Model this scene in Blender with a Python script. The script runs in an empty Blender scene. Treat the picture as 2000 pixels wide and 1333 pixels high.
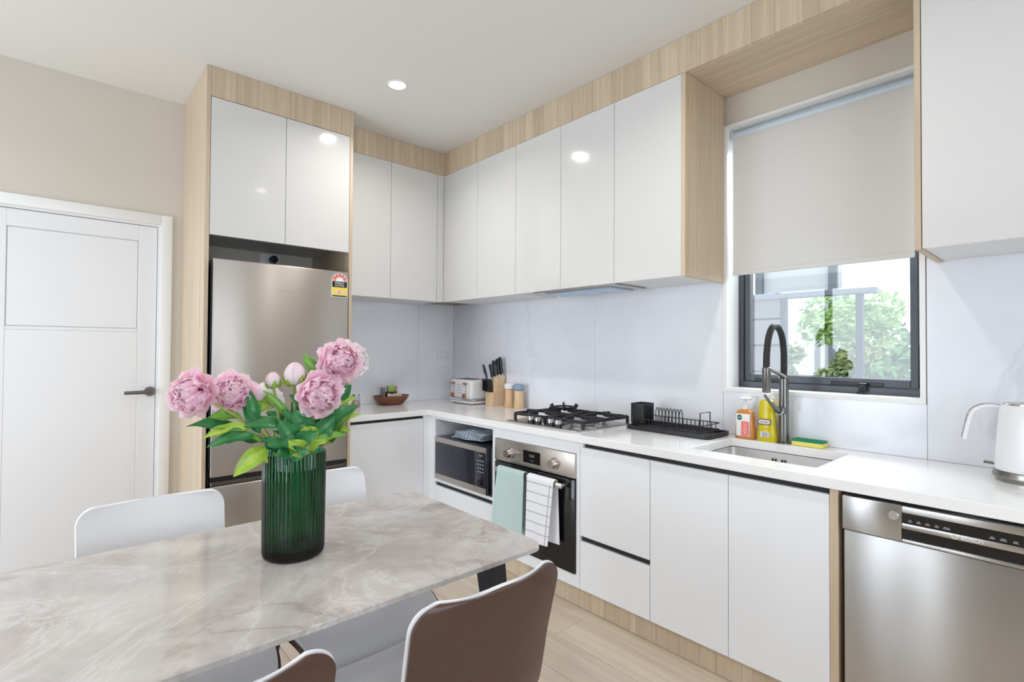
import bpy, bmesh, math, random
from mathutils import Vector, Matrix
random.seed(7)
sc = bpy.context.scene
COL = sc.collection

# ------------------------------------------------------------------ camera
def make_camera():
    C = Vector((3.565, -2.5226, 1.2712))
    yaw, pt, ro = [math.radians(a) for a in (48.2456, .8887, .3386)]
    fw = Vector((-math.sin(yaw)*math.cos(pt), math.cos(yaw)*math.cos(pt), math.sin(pt)))
    rt = Vector((math.cos(yaw), math.sin(yaw), 0)); up = rt.cross(fw)
    r2 = math.cos(ro)*rt + math.sin(ro)*up; u2 = -math.sin(ro)*rt + math.cos(ro)*up
    cd = bpy.data.cameras.new('camera'); cd.sensor_width = 36; cd.lens = 1005.86/2000*36; cd.clip_start = .02; cd.clip_end = 200
    co = bpy.data.objects.new('camera', cd); COL.objects.link(co)
    m = Matrix((r2, u2, -fw)).transposed().to_4x4(); m.translation = C
    co.matrix_world = m; sc.camera = co
make_camera()

# ------------------------------------------------------------------ light, world, exposure
def make_world():
    w = bpy.data.worlds.new('overcast_sky'); sc.world = w; w.use_nodes = True
    b = w.node_tree.nodes['Background']; b.inputs[0].default_value = (.92, .96, 1, 1); b.inputs[1].default_value = 1.9
make_world()
def area(name, loc, rot, sx, sy, power, col):
    l = bpy.data.lights.new(name, 'AREA'); l.shape = 'RECTANGLE'; l.size = sx; l.size_y = sy; l.energy = power; l.color = col
    o = bpy.data.objects.new(name, l); COL.objects.link(o); o.location = loc; o.rotation_euler = rot; return o
R90 = math.pi/2
area('daylight_rear_doors', (1.15, -5.28, 1.15), (R90, 0, 0), 2.2, 2.1, 56, (.74, .86, 1))
area('added_side_daylight', (5.28, -2.6, 1.35), (0, R90, 0), 1.6, 2.4, 30, (.76, .87, 1))  # added fill through an assumed side window, out of view
area('daylight_kitchen_window', (2.745, 1.15, 2.55), (-math.radians(48), 0, 0), 1.4, .9, 60, (.86, .93, 1))
DOWNLIGHT_W = 5.0
vs = sc.view_settings
vs.view_transform = 'Standard'; vs.look = 'None'; vs.gamma = 1; vs.use_curve_mapping = False; vs.exposure = 0.19
sc.cycles.use_denoising = True
sc.cycles.max_bounces = 10; sc.cycles.transparent_max_bounces = 12; sc.cycles.transmission_bounces = 10
sc.cycles.sample_clamp_indirect = 6

# ------------------------------------------------------------------ materials
def srgb(r, g, b):
    f = lambda c: (c/255/12.92 if c/255 <= .04045 else ((c/255+.055)/1.055)**2.4)
    return (f(r), f(g), f(b))
MATS = {}
def mat(name, col, rough=.5, metal=0., **kw):
    if name in MATS: return MATS[name]
    m = bpy.data.materials.new(name); m.use_nodes = True; MATS[name] = m
    p = m.node_tree.nodes['Principled BSDF']
    p.inputs['Base Color'].default_value = (*col, 1); p.inputs['Roughness'].default_value = rough; p.inputs['Metallic'].default_value = metal
    for k, v in kw.items(): p.inputs[k.replace('_', ' ')].default_value = v
    return m
def nodes(m):
    nt = m.node_tree; return nt, nt.nodes, nt.links, nt.nodes['Principled BSDF']
def coord(nt, scale, kind='Object'):
    t = nt.nodes.new('ShaderNodeTexCoord'); mp = nt.nodes.new('ShaderNodeMapping'); mp.inputs['Scale'].default_value = scale
    nt.links.new(t.outputs[kind], mp.inputs[0]); return mp
def ramp(nt, stops):
    r = nt.nodes.new('ShaderNodeValToRGB'); e = r.color_ramp.elements
    e[0].position, e[0].color = stops[0][0], (*stops[0][1], 1); e[1].position, e[1].color = stops[-1][0], (*stops[-1][1], 1)
    for p, c in stops[1:-1]:
        n = e.new(p); n.color = (*c, 1)
    return r
def noise(nt, vec, scale, detail=4, rough=.5, dist=0):
    n = nt.nodes.new('ShaderNodeTexNoise'); n.inputs['Scale'].default_value = scale; n.inputs['Detail'].default_value = detail
    n.inputs['Roughness'].default_value = rough; n.inputs['Distortion'].default_value = dist
    nt.links.new(vec.outputs[0], n.inputs['Vector']); return n
def mixc(nt, fac, a, b, mode='MIX'):
    n = nt.nodes.new('ShaderNodeMix'); n.data_type = 'RGBA'; n.blend_type = mode
    for s, v in ((0, fac), (6, a), (7, b)):
        if hasattr(v, 'links') or hasattr(v, 'is_linked'): nt.links.new(v, n.inputs[s])
        elif s == 0: n.inputs[0].default_value = v
        else: n.inputs[s].default_value = (*v, 1)
    return n.outputs[2]
def wood(name, axis, c1, c2, rough=.42, tone=.12, fine=1.0):
    m = mat(name, c1, rough); nt, N, L, p = nodes(m)
    s = [55*fine]*3; s['xyz'.index(axis)] = 1.6
    oi = N.new('ShaderNodeObjectInfo')
    mp = coord(nt, s); ad = N.new('ShaderNodeVectorMath'); ad.operation = 'ADD'
    cm = N.new('ShaderNodeCombineXYZ'); mu = N.new('ShaderNodeMath'); mu.operation = 'MULTIPLY'; mu.inputs[1].default_value = 37
    L.new(oi.outputs['Random'], mu.inputs[0])
    for k in range(3): L.new(mu.outputs[0], cm.inputs[k])
    L.new(mp.outputs[0], ad.inputs[0]); L.new(cm.outputs[0], ad.inputs[1])
    n1 = noise(nt, ad, 1.0, 6, .62, .4); n2 = noise(nt, ad, .16, 3, .5, .8)
    r1 = ramp(nt, [(.30, c2), (.62, c1)]); L.new(n1.outputs[0], r1.inputs[0])
    r2 = ramp(nt, [(.35, (1-tone*.9,)*3), (.65, (1, 1, 1))]); L.new(n2.outputs[0], r2.inputs[0])
    o = mixc(nt, 1.0, r1.outputs[0], r2.outputs[0], 'MULTIPLY')
    r3 = ramp(nt, [(0, (1-tone, 1-tone*1.12, 1-tone*1.25)), (1, (1, 1, 1))]); L.new(oi.outputs['Random'], r3.inputs[0])
    o = mixc(nt, 1.0, o, r3.outputs[0], 'MULTIPLY'); L.new(o, p.inputs['Base Color'])
    b = N.new('ShaderNodeBump'); b.inputs['Strength'].default_value = .06; b.inputs['Distance'].default_value = .002
    L.new(n1.outputs[0], b.inputs['Height']); L.new(b.outputs[0], p.inputs['Normal']); return m
def marble(name, base, blot, vein, scale, rough, vein_amt=.5, pale=None):
    m = mat(name, base, rough); nt, N, L, p = nodes(m)
    mp = coord(nt, (scale,)*3)
    n1 = noise(nt, mp, 2.4, 10, .68, .6); r1 = ramp(nt, [(.35, blot), (.62, base)]); L.new(n1.outputs[0], r1.inputs[0])
    n2 = noise(nt, mp, .9, 6, .55, 2.2)
    a = N.new('ShaderNodeMath'); a.operation = 'SUBTRACT'; a.inputs[1].default_value = .5; L.new(n2.outputs[0], a.inputs[0])
    ab = N.new('ShaderNodeMath'); ab.operation = 'ABSOLUTE'; L.new(a.outputs[0], ab.inputs[0])
    r2 = ramp(nt, [(0, (vein_amt,)*3), (.022, (0, 0, 0))]); L.new(ab.outputs[0], r2.inputs[0])
    n4 = noise(nt, mp, .7, 2); r4 = ramp(nt, [(.45, (0, 0, 0)), (.6, (1, 1, 1))]); L.new(n4.outputs[0], r4.inputs[0])
    f = N.new('ShaderNodeMath'); f.operation = 'MULTIPLY'; L.new(r2.outputs[0], f.inputs[0]); L.new(r4.outputs[0], f.inputs[1])
    o = mixc(nt, f.outputs[0], r1.outputs[0], vein)
    if pale:
        mp2 = coord(nt, (scale*1.3, scale*1.0, scale)); n3 = noise(nt, mp2, 1.5, 9, .68, .7)
        a2 = N.new('ShaderNodeMath'); a2.operation = 'SUBTRACT'; a2.inputs[1].default_value = .48; L.new(n3.outputs[0], a2.inputs[0])
        b2 = N.new('ShaderNodeMath'); b2.operation = 'ABSOLUTE'; L.new(a2.outputs[0], b2.inputs[0])
        r3 = ramp(nt, [(0, (.5,)*3), (.012, (.12,)*3), (.06, (0, 0, 0))]); L.new(b2.outputs[0], r3.inputs[0]); o = mixc(nt, r3.outputs[0], o, pale)
    L.new(o, p.inputs['Base Color']); return m
def brushed(name, col, rough, axis, aniso=0.):
    m = mat(name, col, rough, 1.0); nt, N, L, p = nodes(m)
    s = [900, 900, 900]; s['xyz'.index(axis)] = 30
    mp = coord(nt, s); n = noise(nt, mp, 1, 2)
    r = ramp(nt, [(.3, (rough*.94,)*3), (.7, (rough*1.06,)*3)]); L.new(n.outputs[0], r.inputs[0]); L.new(r.outputs[0], p.inputs['Roughness'])
    if aniso:
        tn = N.new('ShaderNodeTangent'); tn.direction_type = 'RADIAL'; tn.axis = 'Z'; L.new(tn.outputs[0], p.inputs['Tangent'])
        p.inputs['Anisotropic'].default_value = aniso; p.inputs['Anisotropic Rotation'].default_value = .25
    return m
def grainy(name, col, rough, amt=.04, scale=60):
    m = mat(name, col, rough); nt, N, L, p = nodes(m)
    mp = coord(nt, (1, 1, 1)); n = noise(nt, mp, scale, 4)
    r = ramp(nt, [(.3, tuple(c*(1-amt) for c in col)), (.7, tuple(min(1, c*(1+amt)) for c in col))])
    L.new(n.outputs[0], r.inputs[0]); L.new(r.outputs[0], p.inputs['Base Color'])
    b = N.new('ShaderNodeBump'); b.inputs['Strength'].default_value = .05; b.inputs['Distance'].default_value = .001
    L.new(n.outputs[0], b.inputs['Height']); L.new(b.outputs[0], p.inputs['Normal']); return m
def attr_mat(name, rough, sss=0.):
    m = mat(name, (1, 1, 1), rough); nt, N, L, p = nodes(m)
    a = N.new('ShaderNodeVertexColor'); a.layer_name = 'Col'; L.new(a.outputs[0], p.inputs['Base Color'])
    if sss: p.inputs['Subsurface Weight'].default_value = sss; p.inputs['Subsurface Radius'].default_value = (.01, .006, .006)
    return m
def pane_mat(name, tint=(1, 1, 1), ior=1.5, rough=0.):
    m = bpy.data.materials.new(name); m.use_nodes = True; MATS[name] = m; nt = m.node_tree; nt.nodes.clear()
    t = nt.nodes.new('ShaderNodeBsdfTransparent'); t.inputs[0].default_value = (*tint, 1)
    g = nt.nodes.new('ShaderNodeBsdfGlossy'); g.inputs['Roughness'].default_value = rough
    lw = nt.nodes.new('ShaderNodeLayerWeight'); lw.inputs[0].default_value = .5; pw = nt.nodes.new('ShaderNodeMath'); pw.operation = 'POWER'; pw.inputs[1].default_value = 5
    f = nt.nodes.new('ShaderNodeMath'); f.operation = 'MULTIPLY_ADD'; f.inputs[1].default_value = .9; f.inputs[2].default_value = ((ior-1)/(ior+1))**2
    nt.links.new(lw.outputs['Facing'], pw.inputs[0]); nt.links.new(pw.outputs[0], f.inputs[0])
    x = nt.nodes.new('ShaderNodeMixShader'); o = nt.nodes.new('ShaderNodeOutputMaterial')
    nt.links.new(f.outputs[0], x.inputs[0]); nt.links.new(t.outputs[0], x.inputs[1]); nt.links.new(g.outputs[0], x.inputs[2]); nt.links.new(x.outputs[0], o.inputs[0])
    return m
def emit(name, col, s):
    m = mat(name, col, .5); p = m.node_tree.nodes['Principled BSDF']
    p.inputs['Emission Color'].default_value = (*col, 1); p.inputs['Emission Strength'].default_value = s; return m

OAK1, OAK2 = srgb(224, 205, 180), srgb(206, 183, 154)
M = dict(
    wall=grainy('wall_paint', srgb(212, 206, 195), .75, .015, 90), ceil=grainy('ceiling_paint', srgb(228, 226, 222), .85, .01, 90),
    white_trim=mat('white_trim_paint', srgb(238, 238, 238), .35), door=mat('white_door_paint', srgb(233, 234, 237), .42),
    gloss=mat('white_gloss_lacquer', srgb(222, 221, 219), .10, 0, Coat_Weight=.3, Coat_Roughness=.05),
    satin=mat('white_satin_laminate', srgb(242, 243, 246), .28), carcass=mat('white_melamine', srgb(228, 228, 228), .45),
    top=grainy('white_engineered_stone', srgb(247, 246, 246), .14, .012, 200),
    oakz=wood('oak_laminate_upright', 'z', OAK1, OAK2), oakx=wood('oak_laminate_lengthwise', 'x', OAK1, OAK2), oaky=wood('oak_laminate_depthwise', 'y', OAK1, OAK2),
    floor=wood('pale_oak_floorboard', 'x', srgb(220, 207, 190), srgb(203, 186, 166), .34, .08, .5),
    tile=marble('pale_marble_panel', srgb(238, 240, 246), srgb(233, 235, 242), srgb(212, 214, 219), .9, .12, .55),
    stone=marble('grey_beige_marble', srgb(203, 199, 197), srgb(172, 163, 158), srgb(146, 130, 121), 1.3, .09, .5, srgb(226, 224, 222)),
    black=mat('black_powder_coat', srgb(30, 30, 33), .42), chan=mat('black_channel', srgb(26, 27, 30), .5), dark=mat('near_black_plastic', srgb(24, 24, 28), .35),
    blackglass=mat('black_glass', srgb(12, 12, 15), .05), navyglass=mat('smoked_glass', srgb(38, 40, 52), .08),
    steel=brushed('brushed_steel', srgb(196, 190, 184), .30, 'x'), fridge=brushed('fridge_steel', srgb(188, 181, 175), .34, 'y', .8),
    chrome=mat('polished_chrome', srgb(225, 225, 228), .08, 1.), gunmetal=mat('brushed_gunmetal', srgb(128, 126, 124), .28, 1.), sinksteel=brushed('sink_steel', srgb(226, 224, 222), .36, 'x'),
    alu=mat('dark_grey_aluminium', srgb(82, 85, 92), .4, .3), blind=grainy('blind_fabric', srgb(222, 221, 218), .8, .015, 400), tube=mat('pale_blue_tube', srgb(206, 220, 232), .3),
    plastic=mat('white_plastic', srgb(236, 236, 238), .25), ivory=mat('white_leather', srgb(233, 233, 236), .38), brown=grainy('brown_leather', srgb(78, 53, 43), .36, .06, 220),
    seam=mat('dark_brown_edge', srgb(58, 40, 36), .5), rose=mat('rose_gold', srgb(190, 140, 110), .25, .8), pine=wood('pine_block', 'z', srgb(236, 208, 170), srgb(222, 186, 142), .5, .06, .7),
    beech=mat('beech_wood', srgb(226, 184, 146), .45), bluecap=mat('blue_grey_cap', srgb(140, 158, 182), .4), acacia=wood('acacia_wood', 'y', srgb(136, 84, 56), srgb(92, 52, 34), .4, .05, .5),
    paper=mat('white_print', srgb(240, 240, 238), .5), silverprint=mat('silver_print', srgb(205, 205, 205), .3, .6), greyprint=mat('grey_print', srgb(150, 152, 160), .5),
    sage=grainy('sage_green_linen', srgb(186, 208, 203), .9, .05, 500), linen=grainy('white_linen', srgb(238, 238, 242), .9, .02, 500), stripe=mat('grey_stripe', srgb(176, 180, 188), .9),
)

# ------------------------------------------------------------------ mesh helpers
ORG = {}
class MB:
    def __init__(s): s.bm = bmesh.new(); s.col = None
    def box(s, x0, x1, y0, y1, z0, z1, bev=0., seg=2, rot=None):
        r = bmesh.ops.create_cube(s.bm, size=1); v = r['verts']
        bmesh.ops.scale(s.bm, vec=(abs(x1-x0), abs(y1-y0), abs(z1-z0)), verts=v)
        if bev:
            e = list({e for q in v for e in q.link_edges}); rr = bmesh.ops.bevel(s.bm, geom=e, offset=bev, segments=seg, affect='EDGES', profile=.5)
            v = list({q for f in rr['faces'] for q in f.verts} | {q for q in v if q.is_valid})
            seen = set(v); st = list(v)
            while st:
                q = st.pop()
                for ed in q.link_edges:
                    o = ed.other_vert(q)
                    if o not in seen: seen.add(o); st.append(o)
            v = list(seen)
        if rot: bmesh.ops.transform(s.bm, matrix=rot, verts=v)
        bmesh.ops.translate(s.bm, vec=((x0+x1)/2, (y0+y1)/2, (z0+z1)/2), verts=v); return s
    def cyl(s, p0, p1, r, r2=None, seg=20, caps=True):
        p0, p1 = Vector(p0), Vector(p1); d = p1-p0; r2 = r if r2 is None else r2
        m = Matrix.Translation((p0+p1)/2) @ d.to_track_quat('Z', 'Y').to_matrix().to_4x4()
        bmesh.ops.create_cone(s.bm, cap_ends=caps, segments=seg, radius1=r, radius2=r2, depth=d.length, matrix=m); return s
    def ball(s, c, r, seg=16, sc3=(1, 1, 1)):
        m = Matrix.Translation(c) @ Matrix.Diagonal((r*sc3[0], r*sc3[1], r*sc3[2], 1))
        bmesh.ops.create_uvsphere(s.bm, u_segments=seg, v_segments=max(6, seg//2), radius=1, matrix=m); return s
    def rings(s, rings, closed=True, cap0=True, cap1=True, loop=False):
        R = [[s.bm.verts.new(p) for p in ring] for ring in rings]; n = len(R[0])
        prs = list(zip(R, R[1:])) + ([(R[-1], R[0])] if loop else [])
        for a, b in prs:
            for i in range(n if closed else n-1):
                j = (i+1) % n; s.bm.faces.new((a[i], a[j], b[j], b[i]))
        if closed and not loop:
            if cap0 and n > 2: s.bm.faces.new(list(reversed(R[0])))
            if cap1 and n > 2: s.bm.faces.new(R[-1])
        return s
    def tube(s, pts, r, seg=8, loop=False, flat=None):
        P = [Vector(p) for p in pts]; n = len(P); rr = []; up = None
        for i, p in enumerate(P):
            a = P[i-1] if (i or loop) else P[0]; b = P[(i+1) % n] if (i < n-1 or loop) else P[-1]
            t = (b-a).normalized()
            if up is None: up = Vector((0, 0, 1)) if abs(t.z) < .9 else Vector((1, 0, 0))
            side = t.cross(up).normalized(); up = side.cross(t).normalized()
            ri = r[i] if isinstance(r, (list, tuple)) else r
            f1, f2 = flat or (1, 1)
            rr.append([p + side*(math.cos(2*math.pi*k/seg)*ri*f1) + up*(math.sin(2*math.pi*k/seg)*ri*f2) for k in range(seg)])
        return s.rings(rr, loop=loop)
    def lathe(s, prof, c, seg=32, fl=0., nfl=0, sy=1.):
        rr = []
        for r, z in prof:
            ring = []
            for k in range(seg):
                a = 2*math.pi*k/seg; q = r*(1+fl*math.cos(nfl*a)) if nfl else r
                ring.append((c[0]+q*math.cos(a), c[1]+q*math.sin(a)*sy, c[2]+z))
            rr.append(ring)
        return s.rings(rr)
    def prism(s, pts, z0, z1):
        a = [(x, y, z0) for x, y in pts]; b = [(x, y, z1) for x, y in pts]; return s.rings([a, b])
    def sheet(s, fn, nu, nv, th=0.):
        g = [[Vector(fn(i/nu, j/nv)) for j in range(nv+1)] for i in range(nu+1)]
        if not th:
            V = [[s.bm.verts.new(p) for p in row] for row in g]
            for i in range(nu):
                for j in range(nv): s.bm.faces.new((V[i][j], V[i+1][j], V[i+1][j+1], V[i][j+1]))
            return s
        def nrm(i, j):
            a = g[min(i+1, nu)][j]-g[max(i-1, 0)][j]; b = g[i][min(j+1, nv)]-g[i][max(j-1, 0)]
            c = a.cross(b); return c.normalized() if c.length > 1e-9 else Vector((0, 0, 1))
        A = [[s.bm.verts.new(g[i][j]) for j in range(nv+1)] for i in range(nu+1)]
        B = [[s.bm.verts.new(g[i][j]+nrm(i, j)*th) for j in range(nv+1)] for i in range(nu+1)]
        F = s.bm.faces.new
        for i in range(nu):
            for j in range(nv):
                F((A[i][j], A[i][j+1], A[i+1][j+1], A[i+1][j])); F((B[i][j], B[i+1][j], B[i+1][j+1], B[i][j+1]))
        for i in range(nu):
            F((A[i][0], A[i+1][0], B[i+1][0], B[i][0])); F((A[i+1][nv], A[i][nv], B[i][nv], B[i+1][nv]))
        for j in range(nv):
            F((A[0][j+1], A[0][j], B[0][j], B[0][j+1])); F((A[nu][j], A[nu][j+1], B[nu][j+1], B[nu][j]))
        return s
    def xf(s, m): bmesh.ops.transform(s.bm, matrix=m, verts=s.bm.verts[:]); return s
    def build(s, name, m, parent=None, angle=35, recalc=True, local=False, label=None):
        if recalc: bmesh.ops.recalc_face_normals(s.bm, faces=s.bm.faces[:])
        org = Vector((0, 0, 0))
        if parent is not None: org = ORG[parent.name]
        if not local and org.length: bmesh.ops.translate(s.bm, vec=-org, verts=s.bm.verts[:])
        me = bpy.data.meshes.new(name); s.bm.to_mesh(me); s.bm.free()
        me.polygons.foreach_set('use_smooth', [True]*len(me.polygons)); me.set_sharp_from_angle(angle=math.radians(angle))
        me.materials.append(M[m] if isinstance(m, str) else m)
        o = bpy.data.objects.new(name, me); COL.objects.link(o)
        ORG[o.name] = org.copy()
        if parent is not None: o.parent = parent
        if label: o['label'] = label
        return o
def B(*a, **k): return MB().box(*a, **k)
def thing(name, label, cat, loc=(0, 0, 0), group=None, rz=0, kind=None):
    o = bpy.data.objects.new(name, None); COL.objects.link(o); o.location = loc; o.rotation_euler = (0, 0, rz); o.empty_display_size = .05
    ORG[o.name] = Vector(loc); return tag(o, label, cat, group, kind)
def tag(o, label, cat, group=None, kind=None):
    o['label'] = label; o['category'] = cat
    if group: o['group'] = group
    if kind: o['kind'] = kind
    return o
def struct(o, label=None, cat=None):
    o['kind'] = 'structure'
    if label: o['label'] = label
    if cat: o['category'] = cat
    return o
def share(src, parent=None, loc=None):
    o = src.copy(); COL.objects.link(o); ORG[o.name] = ORG[src.name].copy()
    if parent is not None: o.parent = parent
    if loc is not None: o.location = loc
    return o
def text(s, size, name, m, parent, mtx, depth=.0004, font_scale=1., align='CENTER'):
    c = bpy.data.curves.new(name, 'FONT'); c.body = s; c.size = size; c.align_x = align; c.align_y = 'CENTER'; c.extrude = depth
    t = bpy.data.objects.new(name, c); COL.objects.link(t); bpy.context.view_layer.update()
    me = bpy.data.meshes.new_from_object(t.evaluated_get(bpy.context.evaluated_depsgraph_get()))
    bpy.data.objects.remove(t); bpy.data.curves.remove(c)
    me.transform(Matrix.Diagonal((font_scale, 1, 1, 1))); me.transform(mtx); me.transform(Matrix.Translation(-ORG[parent.name]))
    me.materials.clear(); me.materials.append(M[m] if isinstance(m, str) else m)
    o = bpy.data.objects.new(name, me); COL.objects.link(o); o.parent = parent; ORG[o.name] = ORG[parent.name].copy(); return o
def face_mtx(loc, xdir, ydir):
    x, y = Vector(xdir).normalized(), Vector(ydir).normalized(); z = x.cross(y)
    m = Matrix((x, y, z)).transposed().to_4x4(); m.translation = Vector(loc); return m
FRONT = lambda x, y, z: face_mtx((x, y, z), (1, 0, 0), (0, 0, 1))       # faces -y
SIDE = lambda x, y, z: face_mtx((x, y, z), (0, 1, 0), (0, 0, 1))        # faces +x
def round_rect(x0, x1, y0, y1, r, n=6):
    P = []
    for cx, cy, a0 in ((x1-r, y1-r, 0), (x0+r, y1-r, 90), (x0+r, y0+r, 180), (x1-r, y0+r, 270)):
        for k in range(n+1):
            a = math.radians(a0+90*k/n); P.append((cx+r*math.cos(a), cy+r*math.sin(a)))
    return P
def bez(p, n=16):
    p = [Vector(q) for q in p]; out = []
    for k in range(n+1):
        t = k/n; q = list(p)
        while len(q) > 1: q = [a.lerp(b, t) for a, b in zip(q, q[1:])]
        out.append(q[0])
    return out

# ------------------------------------------------------------------ dimensions
ZC = .855; ZCB = .818; YF = -.595; XF = .56; ZU = 1.612; ZD = 2.542; ZT = 2.71; XU = .405; YU = -.382
RX, RY = 5.2, -5.2
TY0, TY1, TX = -1.956, -1.174, .595

# ------------------------------------------------------------------ room shell
fl = struct(B(-.1, RX+.1, RY-.1, .1, -.08, -.012).build('floor', mat('subfloor', srgb(190, 170, 150), .8)), 'pale oak plank floor', 'floor')
y = RY; row = 0; PL = []
while y < 0:
    y1 = min(y+.19, 0); x = -random.random()*1.2 if row else -.4
    while x < RX:
        x1 = x+1.5
        a, b = max(x, 0), min(x1, RX)
        if b-a > .02: B(a+.0008, b-.0008, y+.0008, y1-.0008, -.012, 0, bev=.0015, seg=1).build('plank', 'floor', fl)
        x = x1
    y = y1; row += 1
struct(B(-.1, RX+.1, RY-.1, .1, ZT, ZT+.1).build('ceiling', 'ceil'), 'plain white painted ceiling', 'ceiling')
# back wall with the door opening (x = 0)
DY0, DY1, DZ = -2.90, -2.064, 1.975
w = MB(); w.box(-.1, 0, -.0, RY*0+DY1, 0, ZT) if False else None
w = MB().box(-.1, 0, DY1, .1, 0, ZT).box(-.1, 0, DY0, DY1, DZ, ZT).box(-.1, 0, RY-.1, DY0, 0, ZT)
wall_back = struct(w.build('wall_back', 'wall'), 'warm off-white wall around the white door', 'wall')
# window wall (y = 0)
WX0, WX1, WZ0, WZ1 = 2.36, 3.128, 1.084, 2.385
a0, a1, b0, b1 = WX0-.0175, WX1+.0175, WZ0-.0175, WZ1+.0135
w = MB().box(-.1, a0, 0, .20, 0, ZT).box(a1, RX+.1, 0, .20, 0, ZT).box(a0, a1, 0, .20, 0, b0).box(a0, a1, 0, .20, b1, ZT)
wall_win = struct(w.build('wall_window', 'wall'), 'warm off-white wall around the kitchen window', 'wall')
# rear and right walls behind the camera, with openings for daylight
w = MB().box(-.1, .05, RY-.1, RY, 0, ZT).box(.05, 2.25, RY-.1, RY, 2.2, ZT)
struct(w.build('wall_rear', 'wall'), 'off-white wall with wide glass doors behind the camera', 'wall')
struct(B(2.25, RX+.1, RY-.1, RY, 0, ZT).build('wall_rear_dark', mat('reflection_darkener', srgb(74, 72, 72), .7)), 'unseen rear wall made charcoal to darken the steel reflections', 'wall')  # out of view; dark colour added to darken the dishwasher door's reflection
w = MB().box(RX, RX+.1, RY, -3.8, 0, ZT).box(RX, RX+.1, -1.4, 0, 0, ZT).box(RX, RX+.1, -3.8, -1.4, 0, .55).box(RX, RX+.1, -3.8, -1.4, 2.15, ZT)
struct(w.build('wall_right', 'wall'), 'off-white wall with an assumed side window out of view', 'wall')
d3 = struct(MB().box(.05, .11, RY-.08, RY-.02, 0, 2.2).box(2.19, 2.25, RY-.08, RY-.02, 0, 2.2).box(.11, 2.19, RY-.08, RY-.02, 2.14, 2.2).box(1.11, 1.19, RY-.08, RY-.02, 0, 2.14).build('door_2', 'alu'), 'dark aluminium sliding door frame', 'door')
w2 = struct(MB().box(RX+.02, RX+.08, -3.8, -3.74, .55, 2.15).box(RX+.02, RX+.08, -1.46, -1.4, .55, 2.15).box(RX+.02, RX+.08, -3.74, -1.46, .55, .61).box(RX+.02, RX+.08, -3.74, -1.46, 2.09, 2.15).box(RX+.02, RX+.08, -2.63, -2.57, .61, 2.09).build('added_window_2', 'alu'), 'dark aluminium frame of an assumed, unseen side window', 'window')  # assumed window out of view, added to suit the light and reflections
# baseboard on the back wall
struct(B(0, .012, TY0-.0-.048, TY0, 0, .08, bev=.003, seg=1).build('baseboard_back', 'white_trim'))

# door, architrave
a = MB().box(0, .016, DY1, DY1+.056, 0, DZ+.056, bev=.004).box(0, .016, DY0-.056, DY0, 0, DZ+.056, bev=.004).box(0, .016, DY0, DY1, DZ, DZ+.056, bev=.004)
struct(a.build('trim_1', 'white_trim'), 'white painted architrave around the door', 'trim')
struct(MB().box(-.1, 0, DY1-.012, DY1, 0, DZ).box(-.1, 0, DY0, DY0+.012, 0, DZ).box(-.1, 0, DY0+.012, DY1-.012, DZ-.012, DZ).build('trim_2', 'white_trim'), 'white door jamb lining', 'trim')
dr = thing('door_1', 'white interior door with recessed square upper panel and grey lever', 'door', (-.03, (DY0+DY1)/2, 0), kind='structure')
dy0, dy1, dz1 = DY0+.015, DY1-.015, DZ-.015
py0, py1, pz0, pz1 = -2.70, -2.165, 1.372, 1.872
B(-.052, -.018, dy0, dy1, .005, dz1).build('door_core', 'door', dr)
for nm, q in (('stile', (dy0, py0, .005, dz1)), ('stile', (py1, dy1, .005, dz1)), ('rail', (py0, py1, pz1, dz1)), ('rail', (py0, py1, 1.355, pz0))):
    B(-.018, -.010, *q, bev=.002, seg=1).build(nm, 'door', dr)
B(-.018, -.0102, py0+.0004, py1-.0004, .005, 1.3546, bev=.0015, seg=1).build('lower_panel', 'door', dr)
B(-.0178, -.0118, py0+.004, py1-.004, pz0+.004, pz1-.004, bev=.0015, seg=1).build('upper_panel', 'door', dr)
hd = MB().cyl((-.0125, -2.103, 1.017), (.000, -2.103, 1.017), .027, seg=32).cyl((0, -2.103, 1.017), (.04, -2.103, 1.017), .010)
h = hd.build('lever_rose', mat('pewter', srgb(118, 112, 112), .35, .9), dr)
MB().tube([(.040, -2.097, 1.017), (.043, -2.12, 1.017), (.044, -2.16, 1.0165), (.044, -2.225, 1.016)], [.011, .011, .010, .009], 12, flat=(.6, 1)).build('lever', MATS['pewter'], h)

# backsplash marble panels
for y0, y1, z0, z1 in ((TY1, -.352, ZC, ZU+.02), (-.352, -.010, ZC, ZU+.02)):
    B(0, .009, y0+.0006, y1-.0006, z0, z1, bev=.0008, seg=1).build('backsplash_panel', 'tile', wall_back)
for x0, x1, z0, z1 in ((0, .683, ZC, ZU+.02), (.683, 1.52, ZC, ZU+.02), (1.52, 2.3415, ZC, ZU+.02), (2.3415, 3.149, ZC, 1.066), (3.149, 4.3, ZC, ZU+.02)):
    B(x0+.0006, x1-.0006, -.009, 0, z0, z1, bev=.0008, seg=1).build('backsplash_panel', 'tile', wall_win)

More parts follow.
